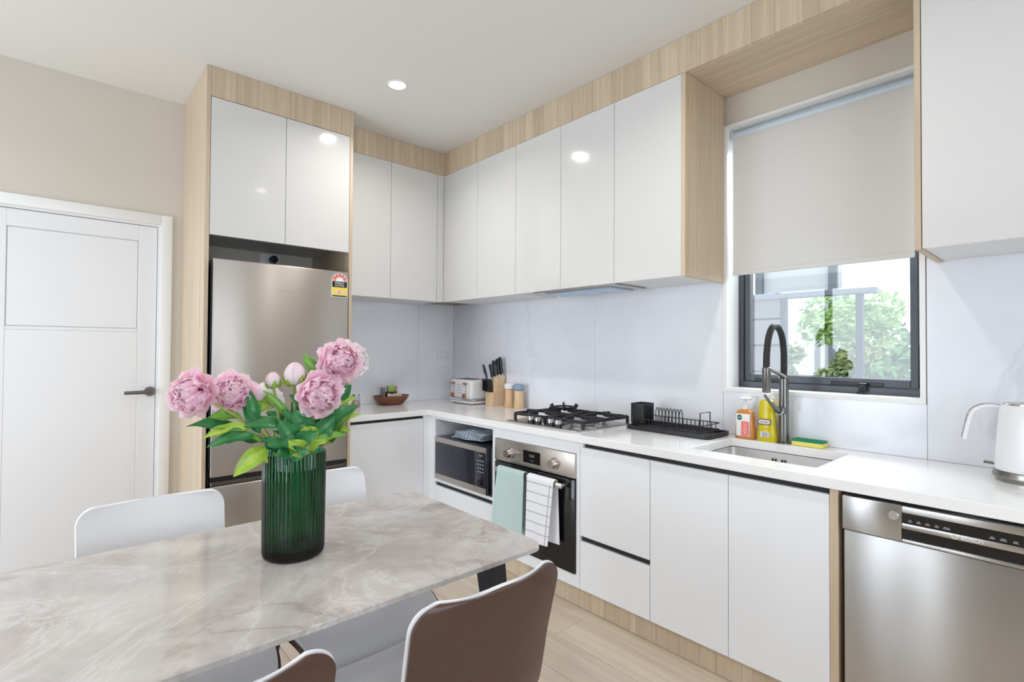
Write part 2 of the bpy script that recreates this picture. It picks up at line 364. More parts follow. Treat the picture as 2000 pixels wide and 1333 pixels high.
# ------------------------------------------------------------------ window
t = MB().box(WX0-.018, WX0, -.012, .199, WZ0-.018, WZ1+.014).box(WX1, WX1+.018, -.012, .199, WZ0-.018, WZ1+.014).box(WX0, WX1, -.012, .199, WZ0-.018, WZ0).box(WX0, WX1, -.012, .199, WZ1, WZ1+.014)
struct(t.build('trim_3', 'white_trim'), 'white painted window reveal and sill', 'trim')
win = thing('window_1', 'dark grey aluminium awning window above the sink', 'window', ((WX0+WX1)/2, .12, WZ0), kind='structure')
fx0, fx1, fz0, fz1 = WX0, WX1, WZ0, WZ1
def frame(x0, x1, z0, z1, wd, y0, y1, wb=None, bev=.002):
    wb = wb or wd
    return MB().box(x0, x0+wd, y0, y1, z0, z1, bev=bev, seg=1).box(x1-wd, x1, y0, y1, z0, z1, bev=bev, seg=1).box(x0+wd, x1-wd, y0, y1, z0, z0+wb, bev=bev, seg=1).box(x0+wd, x1-wd, y0, y1, z1-wd, z1, bev=bev, seg=1)
frame(fx0, fx1, fz0, fz1, .024, .122, .185, .03).build('outer_frame', 'alu', win)
sash = frame(fx0+.028, fx1-.028, fz0+.032, fz1-.028, .028, .130, .170, .034).build('sash', 'alu', win)
MB().box(fx0+.04, fx1-.04, .148, .154, fz0+.05, fz1-.045).build('pane', pane_mat('window_glass', (.97, .99, .98), 1.6), win)
MB().box(2.78, 2.98, .124, .130, fz0+.036, fz0+.050, bev=.002, seg=1).box(2.44, 2.56, .124, .130, fz0+.036, fz0+.048, bev=.002, seg=1).build('latch_bar', 'dark', win)
MB().box(2.895, 2.925, .096, .123, fz0+.012, fz0+.048, bev=.004).tube([(2.91, .10, fz0+.03), (2.90, .092, fz0+.01), (2.89, .088, fz0+.006)], .006, 8).build('window_stay', 'dark', win)

bl = thing('roller_blind', 'off-white fabric roller blind half lowered over the window', 'blind', (2.745, .03, 2.35))
bx0, bx1 = 2.376, 3.108
def bfab(u, v):
    z = 2.362-(2.362-1.665)*v; return (bx0+(bx1-bx0)*u, .040-.014*min(1, v*18) if v < .06 else .026, z)
MB().sheet(bfab, 8, 40, .0008).build('blind_fabric', 'blind', bl)
MB().box(bx0, bx1, .019, .033, 1.645, 1.668, bev=.004).build('bottom_rail', 'blind', bl)
MB().cyl((bx0-.004, .050, 2.356), (bx1+.004, .050, 2.356), .019, seg=24).build('roller_tube', 'tube', bl)
for bxx in (bx0-.012, bx1+.006): B(bxx, bxx+.006, .028, .080, 2.335, 2.382, bev=.002, seg=1).build('bracket', 'plastic', bl)
ch = thing('blind_chain', 'white bead chain hanging beside the right window frame', 'chain', (3.1235, .03, 1.30))
me = None
def bead():
    return MB().ball((0, 0, 0), .0028, 8)
beads = MB()
for k in range(96):
    for yy in (.022, .044):
        m_ = Matrix.Translation((3.1235, yy, 1.30+k*.0105)); bmesh.ops.create_icosphere(beads.bm, subdivisions=1, radius=.0034, matrix=m_)
o = beads.build('bead', 'plastic', ch); o['kind'] = 'stuff'
MB().tube([(3.1235, .044, 2.31), (3.1235, .044, 1.30), (3.1235, .040, 1.288), (3.1235, .033, 1.284), (3.1235, .026, 1.288), (3.1235, .022, 1.30), (3.1235, .022, 2.31)], .0012, 6).build('cord', 'plastic', ch)
B(3.1205, 3.1275, .018, .048, 2.30, 2.345, bev=.003).build('clutch', 'plastic', ch)

# ------------------------------------------------------------------ outside
struct(B(-12, 14, .3, 30, -.4, -.3).build('ground', grainy('outside_paving', srgb(170, 172, 165), .9, .1, 3)), 'pale outdoor ground', 'ground')
nb = thing('pergola', 'grey pergola frame with cladding seen through the window', 'pergola', (1.7, 3, -.3))
clad = mat('grey_cladding', srgb(104, 100, 106), .7); post = mat('dark_post_paint', srgb(44, 48, 60), .6)
for k in range(8): B(1.0, 1.475, 3.0, 3.05, -.3+k*.2725, -.3+(k+1)*.2725-.022, bev=.004, seg=1).build('cladding_board', clad, nb)
B(1.0, 1.475, 3.04, 3.10, -.3, 1.86).build('cladding_backing', post, nb)
for x0, x1 in ((1.495, 1.53), (2.135, 2.19)): B(x0, x1, 2.99, 3.06, -.3, 1.80, bev=.003, seg=1).build('post', post, nb)
B(.9, 2.30, 2.97, 3.09, 1.80, 1.85, bev=.004, seg=1).build('beam', mat('grey_beam_paint', srgb(96, 102, 116), .6), nb)
up = thing('neighbour_house', 'pale neighbouring house with grey corner trims behind the pergola', 'house', (-.8, 10, -.3))
B(-1.65, -.02, 10, 10.35, -.3, 6).build('house_wall', mat('pale_render', srgb(190, 194, 202), .8), up)
for x0 in (-1.7, -.16): B(x0, x0+.16, 9.9, 10, -.3, 6).build('corner_trim', mat('grey_trim_paint', srgb(104, 112, 126), .6), up)
fe = thing('garden_fence', 'low dark slatted fence outside the window', 'fence', (2.2, 3.6, -.3))
for k in range(10): B(.6, 5.0, 3.6, 3.63, -.28+k*.13, -.28+k*.13+.115, bev=.003, seg=1).build('slat', post, fe)
for x0 in (.7, 2.1, 3.5, 4.9): B(x0, x0+.07, 3.63, 3.69, -.3, 1.02).build('post', post, fe)
def tree(name, label, c, r, h, n, leafm, seed, trunk=True, sq=1.0):
    rnd = random.Random(seed); t = thing(name, label, 'tree' if trunk else 'shrub', (c[0], c[1], -.3), 'greenery outside the window')
    b = MB(); cl = [(Vector((rnd.gauss(0, .45), rnd.gauss(0, .45), rnd.gauss(0, .4)*sq)), rnd.uniform(.3, .55)) for _ in range(16)]
    for _ in range(n):
        q, s = rnd.choice(cl); d = Vector((rnd.gauss(0, 1), rnd.gauss(0, 1), rnd.gauss(0, 1))).normalized()*s*rnd.uniform(.6, 1)
        p = Vector(c)+(q+d)*r; p.z = max(p.z, -.25)
        a = Vector((rnd.gauss(0, 1), rnd.gauss(0, 1), rnd.gauss(0, .6))).normalized(); e = a.orthogonal().normalized(); ls = rnd.uniform(.03, .06)
        vs_ = [b.bm.verts.new(p+a*ls*1.6), b.bm.verts.new(p+e*ls*.7), b.bm.verts.new(p-a*ls*1.2), b.bm.verts.new(p-e*ls*.7)]; b.bm.faces.new(vs_)
    o = b.build('crown', leafm, t, recalc=False); o['kind'] = 'stuff'
    MB().tube([(c[0], c[1], -.3), (c[0]+.05, c[1], c[2]*.5), (c[0], c[1], c[2])], [.09, .07, .04], 8).build('trunk', mat('bark', srgb(110, 95, 80), .9), t)
lf1 = mat('pale_green_foliage', srgb(136, 170, 96), .7); lf2 = mat('olive_foliage', srgb(124, 140, 88), .7); lf3 = mat('mid_green_foliage', srgb(92, 130, 76), .7)
tree('broadleaf_tree', 'pale green broadleaf tree between the pergola posts', (.95, 7.0, 1.75), .62, 1, 2600, lf1, 1)
tree('garden_tree', 'mid green tree beside the right window frame', (2.15, 8.6, 1.6), .55, 1, 2600, lf3, 2)
tree('tall_shrub', 'olive shrub under the trees outside the window', (1.45, 6.1, 1.0), .42, 1, 2400, lf2, 3, False)
tree('low_shrub', 'pale low shrub behind the tap outside', (.85, 4.75, .75), .42, 1, 1800, lf2, 4, False)
tree('hedge_bush', 'mid green bush at the fence by the window latch', (2.25, 4.75, .85), .42, 1, 1800, lf3, 5, False)

# ------------------------------------------------------------------ fridge tower
def boards_x(parent, x0, x1, y0, y1, z0, z1, lo=.055, hi=.13, m='oakz'):
    x = x0
    while x < x1-.001:
        e = min(x+random.uniform(lo, hi), x1)
        if x1-e < .03: e = x1
        B(x+.0003, e-.0003, y0, y1, z0, z1, bev=.0006, seg=1).build('board', m, parent); x = e
def boards_y(parent, x0, x1, y0, y1, z0, z1, lo=.055, hi=.13, m='oakz'):
    y = y0
    while y < y1-.001:
        e = min(y+random.uniform(lo, hi), y1)
        if y1-e < .03: e = y1
        B(x0, x1, y+.0003, e-.0003, z0, z1, bev=.0006, seg=1).build('board', m, parent); y = e
tw = thing('fridge_surround', 'tall oak surround panels and fascia enclosing the fridge', 'surround', (.3, (TY0+TY1)/2, 0))
B(0, TX, TY0, TY0+.019, 0, ZT-.001, bev=.0008, seg=1).build('side_panel', 'oakz', tw)
B(.0095, TX, TY1-.019, TY1, 0, ZT-.001, bev=.0008, seg=1).build('side_panel', 'oakz', tw)
boards_y(tw, TX-.02, TX-.0005, TY0+.0195, TY1-.0195, 2.556, ZT-.001)
oc = thing('overhead_cabinet', 'white gloss two-door cabinet above the fridge', 'cabinet', (.3, (TY0+TY1)/2, 1.848))
y0, y1 = TY0+.0200, TY1-.0200; ym = (y0+y1)/2
B(.01, TX-.022, y0+.001, y1-.001, 1.888, 2.553).build('body', 'carcass', oc)
for a, b in ((y0+.001, ym-.0012), (ym+.0012, y1-.001)): B(TX-.021, TX-.001, a, b, 1.847, 2.553, bev=.001, seg=1).build('door', 'gloss', oc)
# power point and cord behind fridge
pp = thing('power_outlet', 'white power outlet with black plug above the fridge', 'outlet', (.0, -1.47, 1.84))
B(0, .008, -1.53, -1.41, 1.805, 1.88, bev=.002).build('plate', 'plastic', pp)
MB().cyl((.008, -1.455, 1.845), (.05, -1.455, 1.845), .024, seg=20).build('plug', 'dark', pp)
MB().tube([(.045, -1.455, 1.845), (.06, -1.452, 1.835), (.05, -1.45, 1.78), (.035, -1.45, 1.74), (.03, -1.45, 1.62)], .004, 8).build('cord', 'dark', pp)

# fridge
fr = thing('fridge', 'brushed steel two-door fridge freezer in the oak surround', 'fridge', (.33, -1.567, 0))
fy0, fy1 = -1.928, -1.207
B(.05, .555, fy0+.004, fy1-.004, .03, 1.722, bev=.004).build('body', mat('fridge_case', srgb(70, 68, 68), .45, .2), fr)
ud = B(.562, .622, fy0+.006, fy1, .612, 1.725, bev=.006, seg=3).build('upper_door', 'fridge', fr)
ld = B(.562, .622, fy0+.006, fy1, .06, .565, bev=.006, seg=3).build('lower_door', 'fridge', fr)
B(.562, .606, fy0+.008, fy1-.002, .588, .611).build('door_gap', 'dark', fr)
B(.566, .612, fy0+.01, fy1-.003, .566, .587, bev=.003, seg=1).build('handle_ledge', mat('fridge_trim', srgb(110, 105, 100), .35, .9), fr)
for q in ((.66, 1.70), (.08, .55)): B(.557, .618, fy0, fy0+.0055, *q).build('door_seal', 'dark', fr)
for yy in (fy0+.06, fy1-.06): MB().cyl((.5, yy, 0), (.5, yy, .032), .02).cyl((.12, yy, 0), (.12, yy, .032), .02).build('foot', 'dark', fr)
text('Haier', .036, 'logo', 'silverprint', ud, SIDE(.6222, -1.567, 1.584))
# energy sticker
sy0, sy1, sz0 = -1.311, -1.213, 1.571; sr = (sy1-sy0)/2; syc = (sy0+sy1)/2; szc = sz0+.143-sr
def arc(r, a0, a1, n=18): return [(syc-r*math.cos(math.radians(a0+(a1-a0)*k/n)), szc+r*math.sin(math.radians(a0+(a1-a0)*k/n))) for k in range(n+1)]
def flat(pts, x, th=.0003):
    return MB().rings([[(x, a, b) for a, b in pts], [(x+th, a, b) for a, b in pts]])
st = flat(arc(sr, 0, 180)+[(sy1, sz0), (sy0, sz0)], .6221).build('energy_sticker', 'paper', ud, label='energy rating sticker with red star arch and yellow panel')
red = mat('sticker_red', srgb(206, 70, 62), .5); yel = mat('sticker_yellow', srgb(240, 226, 70), .5)
flat(arc(sr-.004, 0, 180)+list(reversed(arc(sr*.52, 0, 180))), .6225).build('star_arch', red, st)
def star(cy, cz, r): return [(cy+(r if k % 2 == 0 else r*.45)*math.sin(math.pi*k/5), cz+(r if k % 2 == 0 else r*.45)*math.cos(math.pi*k/5)) for k in range(10)]
for k in range(6):
    a = math.radians(14+k*30.4); flat(star(syc-sr*.74*math.cos(a), szc+sr*.74*math.sin(a), .0095), .6229).build('star', mat('sticker_pink', srgb(250, 205, 195), .5), st)
flat([(sy0+.004, szc-.036), (sy1-.004, szc-.036), (sy1-.004, szc-.002), (sy0+.004, szc-.002)], .6226).build('title_band', 'dark', st)
text('ENERGY', .0155, 'sticker_text', 'paper', st, SIDE(.6234, syc, szc-.012)); text('RATING', .0155, 'sticker_text', 'paper', st, SIDE(.6234, syc, szc-.026))
flat([(sy0+.004, sz0+.012), (sy1-.004, sz0+.012), (sy1-.004, szc-.037), (sy0+.004, szc-.037)], .6226).build('yellow_panel', yel, st)
flat(round_rect(syc-.03, syc+.03, sz0+.022, sz0+.042, .006), .6229).build('number_box', MATS['sticker_pink'], st)
flat([(sy0+.004, sz0+.003), (sy1-.004, sz0+.003), (sy1-.004, sz0+.010), (sy0+.004, sz0+.010)], .6226).build('footer_band', 'dark', st)
text('251', .016, 'sticker_text', red, st, SIDE(.6234, syc, sz0+.032))

# ------------------------------------------------------------------ upper cabinets
bk = thing('bulkhead_fascia', 'oak board fascia above the upper cabinets along the ceiling', 'fascia', (1.5, -.2, ZD))
boards_y(bk, XU-.02, XU, TY1, YU-.0005, ZD+.003, ZT-.001)
boards_x(bk, XU-.02, 4.3, YU, YU+.02, ZD+.003, ZT-.001)
def upper_y(label, y0, y1, doors, fill=None):
    t = thing('wall_cabinet', label, 'cabinet', (.2, (y0+y1)/2, ZU))
    B(.0095, XU-.021, y0, y1, ZU+.004, ZD).build('body', 'carcass', t)
    for a, b in doors: B(XU-.020, XU, a+.0012, b-.0012, ZU, ZD+.0015, bev=.001, seg=1).build('door', 'gloss', t)
    if fill: B(XU-.020, XU-.0005, fill[0], fill[1], ZU, ZD+.0015).build('filler_strip', 'gloss', t)
def upper_x(label, x0, x1, doors, xb=None, zb=ZU+.004):
    t = thing('wall_cabinet', label, 'cabinet', ((x0+x1)/2, -.2, ZU))
    B(xb if xb is not None else x0, x1-.0005, YU+.021, -.0095, zb, ZD).build('body', 'carcass', t)
    for a, b in doors: B(a+.0012, b-.0012, YU, YU+.020, ZU, ZD+.0015, bev=.001, seg=1).build('door', 'gloss', t)
    return t
upper_y('white gloss two-door wall cabinet beside the fridge surround', TY1+.0005, YU-.002, ((TY1, -.813), (-.813, -.440)), (-.4385, YU+.0005))
upper_x('white gloss two-door wall cabinet in the inner corner', XU, 1.194, ((XU+.001, .805), (.805, 1.194)), .3855)
hc = upper_x('white gloss two-door wall cabinet above the range hood', 1.194, 1.947, ((1.194, 1.575), (1.575, 1.947)), None, ZU+.012)
upper_x('white gloss single-door wall cabinet next to the window reveal', 1.947, 2.3265, ((1.947, 2.327),))
ep = thing('end_panel', 'oak end panel closing the cabinets left of the window', 'panel', (2.336, -.2, ZU))
B(2.3275, 2.346, YU-.001, -.0095, ZU-.004, ZD+.0015, bev=.0008, seg=1).build('panel_board', 'oakz', ep)
B(2.346, 2.349, YU+.018, -.012, ZU-.002, ZD+.0015).build('liner', 'oakz', ep)
sf = thing('soffit', 'oak soffit boards spanning above the window', 'soffit', (2.76, -.19, ZD))
for k, (a, b) in enumerate(((YU+.0205, YU+.135), (YU+.1355, YU+.255), (YU+.2555, -.001))): B(2.3465, 3.1805, a, b, ZD+.003+.0, ZD+.021, bev=.0006, seg=1).build('board', 'oakx', sf)
rp = thing('end_panel', 'narrow oak end panel on the cabinet right of the window', 'panel', (3.19, -.2, ZU))
B(3.181, 3.1985, YU-.001, -.0095, ZU-.003, ZD+.0015, bev=.0008, seg=1).build('panel_board', 'oakz', rp)
upper_x('white gloss wall cabinet right of the window', 3.1995, 4.1, ((3.1995, 3.66), (3.66, 4.1)))
# range hood
rh = thing('range_hood', 'slim steel range hood insert under the wall cabinet', 'range hood', (1.63, -.24, ZU-.012))
B(1.335, 1.935, -.360, -.075, ZU-.006, ZU+.0115, bev=.001, seg=1).build('flange', 'steel', rh)
B(1.40, 1.88, -.330, -.110, ZU-.012, ZU-.006, bev=.002, seg=1).build('filter_tray', mat('hood_filter', srgb(176, 194, 214), .3, .7), rh)
for k in range(3): B(1.42+.155*k, 1.42+.155*k+.145, -.318, -.125, ZU-.0145, ZU-.012, bev=.001, seg=1).build('filter_mesh', mat('hood_mesh', srgb(196, 212, 228), .4, .6), rh)

# ------------------------------------------------------------------ base units
def front_y(parent, name, x0, x1, z0, z1, m='satin'): return B(x0+.0012, x1-.0012, YF, YF+.018, z0, z1, bev=.001, seg=1).build(name, m, parent)
KZ = .108; DT = .795
# back run base
bb = thing('base_cabinet', 'white base cabinet beside the fridge with black finger channel', 'cabinet', (.28, -.9, 0))
B(.01, XF-.03, TY1+.001, -.641, KZ, ZCB-.001).build('body', 'carcass', bb)
B(XF-.0185, XF, TY1+.002, -.640, KZ, DT+.003, bev=.001, seg=1).build('door', 'satin', bb)
B(XF-.0295, XF-.014, TY1+.001, -.6395, DT+.003, ZCB-.001).build('finger_channel', 'chan', bb)
cf = thing('corner_filler', 'white filler panels in the inner base corner', 'panel', (.57, -.61, 0))
B(XF-.0185, XF, -.6375, YF+.0, KZ, ZCB-.001).build('filler', 'satin', cf); B(XF, .622, YF, YF+.018, KZ, ZCB-.001).build('filler', 'satin', cf)
# microwave niche
mc = thing('microwave_cabinet', 'white base cabinet with open microwave niche and drawer', 'cabinet', (.93, -.3, 0))
nx0, nx1 = .623, 1.258
B(nx0, nx0+.016, YF, -.02, KZ, ZCB-.001).build('side_panel', 'satin', mc); B(nx1-.016, nx1, YF, -.02, KZ, ZCB-.001).build('side_panel', 'satin', mc)
B(nx0+.016, nx1-.016, YF, -.02, .385, .403).build('shelf', 'satin', mc); B(nx0+.016, nx1-.016, -.04, -.02, .403, ZCB-.001).build('back_panel', 'carcass', mc)
B(nx0+.016, nx1-.016, YF, YF+.018, .800, ZCB-.001).build('top_rail', 'satin', mc)
B(nx0+.016, nx1-.016, YF+.016, YF+.035, .360, .385).build('finger_channel', 'chan', mc)
B(nx0+.0172, nx1-.0172, YF, YF+.018, KZ, .360, bev=.001, seg=1).build('drawer', 'satin', mc)
# oven housing
OX0, OX1 = 1.276, 1.885
oh = thing('oven_cabinet', 'white base cabinet housing the oven', 'cabinet', (1.58, -.3, 0))
B(1.259, OX0-.001, YF, -.02, KZ, ZCB-.001).build('side_panel', 'satin', oh); B(OX1+.001, 1.908, YF, -.02, KZ, ZCB-.001).build('side_panel', 'satin', oh)
B(OX0-.001, OX1+.001, YF, YF+.018, .759, ZCB-.001).build('top_rail', 'satin', oh); B(OX0-.001, OX1+.001, YF, YF+.018, KZ, .170).build('bottom_rail', 'satin', oh)
# drawers
dc = thing('drawer_cabinet', 'white two-drawer base cabinet beside the oven', 'cabinet', (2.1, -.3, 0))
B(1.909, 2.3015, YF+.032, -.02, KZ, ZCB-.02).build('body', 'carcass', dc)
front_y(dc, 'drawer', 1.909, 2.3015, .366, DT); front_y(dc, 'drawer', 1.909, 2.3015, KZ, .340)
B(1.928, 2.3015, YF+.016, YF+.031, DT, ZCB-.001).build('finger_channel', 'chan', dc); B(1.912, 2.3, YF+.016, YF+.031, .340, .366).build('finger_channel', 'chan', dc)
B(1.909, 1.928, YF, YF+.018, DT, ZCB-.001).build('corner_post', 'satin', dc)
# sink unit
sk = thing('sink_cabinet', 'white two-door base cabinet under the sink', 'cabinet', (2.65, -.3, 0))
for q in ((2.3025, 2.318), (2.974, 2.990)): B(*q, YF+.032, -.02, KZ, ZCB-.02).build('side_panel', 'carcass', sk)
B(2.318, 2.974, -.04, -.02, KZ, ZCB-.02).build('back_panel', 'carcass', sk); B(2.318, 2.974, YF+.032, -.04, KZ, KZ+.018).build('bottom_panel', 'carcass', sk)
front_y(sk, 'door', 2.3025, 2.646, KZ, DT); front_y(sk, 'door', 2.646, 2.990, KZ, DT)
B(2.3025, 2.990, YF+.016, YF+.031, DT, ZCB-.001).build('finger_channel', 'chan', sk)
dp = thing('divider_panel', 'narrow oak panel between sink cabinet and dishwasher', 'panel', (3.0, -.3, 0))
B(2.9905, 3.015, YF-.003, -.02, 0, ZCB-.001, bev=.0008, seg=1).build('panel_board', 'oakz', dp)
# kick board
kb = thing('kickboard', 'oak kickboard along the foot of the base cabinets', 'kickboard', (1.7, -.55, 0))
boards_x(kb, .515, 2.990, -.562, -.546, 0.001, KZ-.001, .07, .14); boards_y(kb, .514, .53, TY1+.001, -.563, 0.001, KZ-.001, .07, .14)
# right end cabinet beyond the dishwasher
ec = thing('base_cabinet', 'white base cabinet beyond the dishwasher', 'cabinet', (3.95, -.3, 0))
B(3.632, 4.3, YF+.02, -.02, KZ, ZCB-.001).build('body', 'carcass', ec); front_y(ec, 'door', 3.632, 4.3, KZ, DT)

# ------------------------------------------------------------------ worktop with sink cut-out
SX0, SX1, SY0, SY1 = 2.432, 2.915, -.490, -.108
FX, FY = .575, -.612
def worktop():
    o = [(.0095, -.0095), (.0095, TY1+.0005), (FX, TY1+.0005), (FX, FY), (4.3, FY), (4.3, -.0095)]
    hole = round_rect(SX0, SX1, SY0, SY1, .012, 3)
    bm = bmesh.new()
    def lp(P, z): 
        V = [bm.verts.new((x, y, z)) for x, y in P]; return V, [bm.edges.new((V[i], V[(i+1) % len(V)])) for i in range(len(V))]
    for z in (ZCB, ZC):
        a, ea = lp(o, z); b, eb = lp(hole, z); bmesh.ops.triangle_fill(bm, use_beauty=True, use_dissolve=False, edges=ea+eb)
        if z == ZCB: a0, b0 = a, b
    for A0, A1 in ((a0, a), (b0, b)):
        for i in range(len(A0)): j = (i+1) % len(A0); bm.faces.new((A0[i], A0[j], A1[j], A1[i]))
    m = MB(); m.bm.free(); m.bm = bm
    return m.build('worktop', 'top', angle=30)
wt = tag(worktop(), 'white stone L-shaped kitchen worktop', 'worktop')
bv = wt.modifiers.new('edge', 'BEVEL'); bv.width = .0025; bv.segments = 2; bv.limit_method = 'ANGLE'; bv.angle_limit = math.radians(50)
# sink
si = thing('kitchen_sink', 'undermounted brushed steel sink basin', 'sink', ((SX0+SX1)/2, (SY0+SY1)/2, ZC-.2))
zb = .655
def rr(x, z, r=.03): return [(a, b, z) for a, b in round_rect(SX0-.004+x, SX1+.004-x, SY0-.004+x, SY1+.004-x, r, 4)]
sm = MB(); sm.rings([rr(-.015, ZCB-.003), rr(0, ZCB-.003), rr(.002, zb+.03), rr(.012, zb+.006), rr(.03, zb)], cap0=False); sm.build('basin', 'sinksteel', si, recalc=True)
MB().cyl((2.67, -.3, zb-.001), (2.67, -.3, zb+.004), .045, seg=28).build('drain', 'chrome', si)
for k in (0, 1, 3, 4): B(2.615+k*.013, 2.621+k*.013, SY1-.0045, SY1+.0005, ZCB-.065, ZCB-.03, bev=.001, seg=1).build('overflow_slot', 'dark', si)

# ------------------------------------------------------------------ tap
tp = thing('kitchen_tap', 'gunmetal tap with black flexible hose behind the sink', 'tap', (2.65, -.066, ZC))
tx, ty = 2.65, -.066
MB().lathe([(.027, 0), (.027, .005), (.021, .008), (.0205, .20), (.0195, .275), (.019, .306)], (tx, ty, ZC), 28).build('post', 'gunmetal', tp)
MB().tube([(tx, ty-.002, 1.150), (tx, ty-.05, 1.166), (tx, ty-.12, 1.182), (tx, ty-.178, 1.194)], [.015, .011, .0085, .0085], 12, flat=(1.2, .8)).build('spray_arm', 'gunmetal', tp)
hz = [(tx, ty, 1.155), (tx, ty+.002, 1.26), (tx, ty-.02, 1.335), (tx, ty-.06, 1.372), (tx, ty-.093, 1.378), (tx, ty-.13, 1.368), (tx, ty-.165, 1.325), (tx, ty-.183, 1.26), (tx, ty-.187, 1.195)]
def smooth(P, n=4):
    P = [Vector(p) for p in P]; out = []
    for i in range(len(P)-1):
        a = P[max(i-1, 0)]; b = P[i]; c = P[i+1]; d = P[min(i+2, len(P)-1)]
        for k in range(n):
            t = k/n; out.append(.5*((2*b)+(c-a)*t+(2*a-5*b+4*c-d)*t*t+(3*b-a-3*c+d)*t**3))
    return out+[P[-1]]
MB().tube(smooth(hz), .0135, 14).build('hose', mat('black_rubber', srgb(34, 34, 38), .6), tp)
MB().lathe([(.0145, 0), (.0165, .003), (.0168, .075), (.0172, .078), (.0172, .105), (.014, .108)], (tx, ty-.187, 1.092), 24).build('spray_head', 'gunmetal', tp)
lv = MB().cyl((tx, ty-.016, 1.003), (tx, ty-.048, 1.003), .019, .0175, 24)
lv.build('lever_hub', 'gunmetal', tp)
MB().tube([(tx, ty-.04, 1.003), (tx-.004, ty-.075, 1.012), (tx-.010, ty-.12, 1.042), (tx-.016, ty-.165, 1.078)], [.017, .014, .008, .0065], 12, flat=(.55, 1)).build('lever', 'gunmetal', tp)

# soap, detergent, sponge
sp = thing('soap_bottle', 'orange hand soap pump bottle with white and pink label', 'bottle', (2.482, -.075, ZC))
org_ = mat('orange_soap', srgb(245, 160, 80), .12, 0, Transmission_Weight=.35)
def ovalring(cx, cy, z, a, b, n=28, p=2.6): 
    R = []
    for k in range(n):
        t = 2*math.pi*k/n; c, s = math.cos(t), math.sin(t)
        R.append((cx+a*math.copysign(abs(c)**(2/p), c), cy+b*math.copysign(abs(s)**(2/p), s), z))
    return R
b = MB().rings([ovalring(2.482, -.075, ZC+z, a, bb_) for z, a, bb_ in ((0, .042, .023), (.004, .046, .026), (.05, .044, .0255), (.11, .0405, .0235), (.128, .038, .021), (.136, .024, .017), (.14, .015, .014))]).build('bottle_body', org_, sp)
MB().lathe([(.016, 0), (.016, .022), (.009, .024), (.007, .045)], (2.482, -.075, ZC+.139), 20).build('pump_collar', 'plastic', sp)
MB().box(2.455, 2.509, -.09, -.06, ZC+.182, ZC+.196, bev=.006).box(2.474, 2.490, -.115, -.085, ZC+.184, ZC+.194, bev=.004).build('pump_head', 'plastic', sp)
yl = -.1025
B(2.450, 2.514, yl-.001, yl+.006, ZC+.014, ZC+.118, bev=.002).build('label', 'paper', sp)
MB().prism(round_rect(2.474, 2.512, ZC+.016, ZC+.085, .008), 0, .0006).xf(Matrix(((1, 0, 0, 0), (0, 0, -1, yl-.001), (0, 1, 0, 0), (0, 0, 0, 1)))).build('pink_panel', mat('pink_print', srgb(244, 128, 122), .5), sp)
MB().cyl((2.467, yl-.0011, ZC+.101), (2.467, yl-.0018, ZC+.101), .0125, seg=24).build('round_emblem', mat('emblem_green', srgb(30, 96, 84), .5), sp)
B(2.455, 2.479, yl-.0022, yl-.0017, ZC+.0985, ZC+.1035).build('emblem_band', mat('emblem_pale', srgb(190, 230, 215), .5), sp)
text('Dettol', .0078, 'emblem_text', MATS['emblem_green'], sp, FRONT(2.467, yl-.0024, ZC+.101), .0001)
MB().tube(smooth([(2.488, yl-.002, ZC+.022), (2.497, yl-.002, ZC+.03), (2.486, yl-.002, ZC+.038), (2.499, yl-.002, ZC+.046), (2.487, yl-.002, ZC+.055), (2.499, yl-.002, ZC+.063), (2.49, yl-.002, ZC+.074)], 5), .0009, 6).build('script_print', 'paper', sp)
dt = thing('detergent_bottle', 'yellow dishwashing liquid bottle beside the tap', 'bottle', (2.578, -.072, ZC))
ylw = mat('yellow_detergent', srgb(244, 226, 40), .12, 0, Transmission_Weight=.3)
cx = 2.580
MB().rings([ovalring(cx, -.072, ZC+z, a, b_, p=2.3) for z, a, b_ in ((0, .041, .024), (.004, .044, .026), (.03, .0435, .026), (.075, .037, .0235), (.12, .0365, .023), (.165, .035, .021), (.186, .031, .019), (.193, .016, .013))]).build('bottle_body', ylw, dt)
MB().lathe([(.0165, 0), (.0165, .024), (.010, .027), (.009, .035)], (cx, -.072, ZC+.192), 20).build('cap', 'plastic', dt)
yd = -.0985
MB().prism(round_rect(cx-.031, cx+.027, ZC+.078, ZC+.104, .009), 0, .0012).xf(Matrix(((1, 0, 0, 0), (0, 0, -1, yd+.001), (0, 1, 0, 0), (0, 0, 0, 1)))).build('logo_plaque', 'dark', dt)
MB().prism(round_rect(cx-.0275, cx+.0235, ZC+.0815, ZC+.1005, .007), 0, .0006).xf(Matrix(((1, 0, 0, 0), (0, 0, -1, yd-.0004), (0, 1, 0, 0), (0, 0, 0, 1)))).build('logo_field', mat('pale_pink_print', srgb(240, 220, 215), .5), dt)
text('Sunlight', .0135, 'logo_text', mat('plum_print', srgb(110, 80, 110), .5), dt, FRONT(cx-.002, yd-.0013, ZC+.091), .0001)
B(cx-.022, cx+.020, yd-.001, yd+.004, ZC+.02, ZC+.046, bev=.001, seg=1).build('small_label', mat('pale_print', srgb(214, 212, 206), .5), dt)
for k in range(3): B(cx-.010+k*.008, cx-.006+k*.008, yd-.0016, yd-.001, ZC+.024, ZC+.042).build('label_bar', 'greyprint', dt)
B(cx-.018, cx+.016, yd-.001, yd+.003, ZC+.058, ZC+.062).build('print_line', mat('orange_print', srgb(232, 170, 60), .5), dt)
sg = thing('sponge', 'yellow sponge with green scourer top beside the tap', 'sponge', (2.752, -.055, ZC))
B(2.690, 2.812, -.088, -.022, ZC+.0005, ZC+.020, bev=.003).build('foam', grainy('yellow_foam', srgb(242, 226, 120), .9, .06, 300), sg)
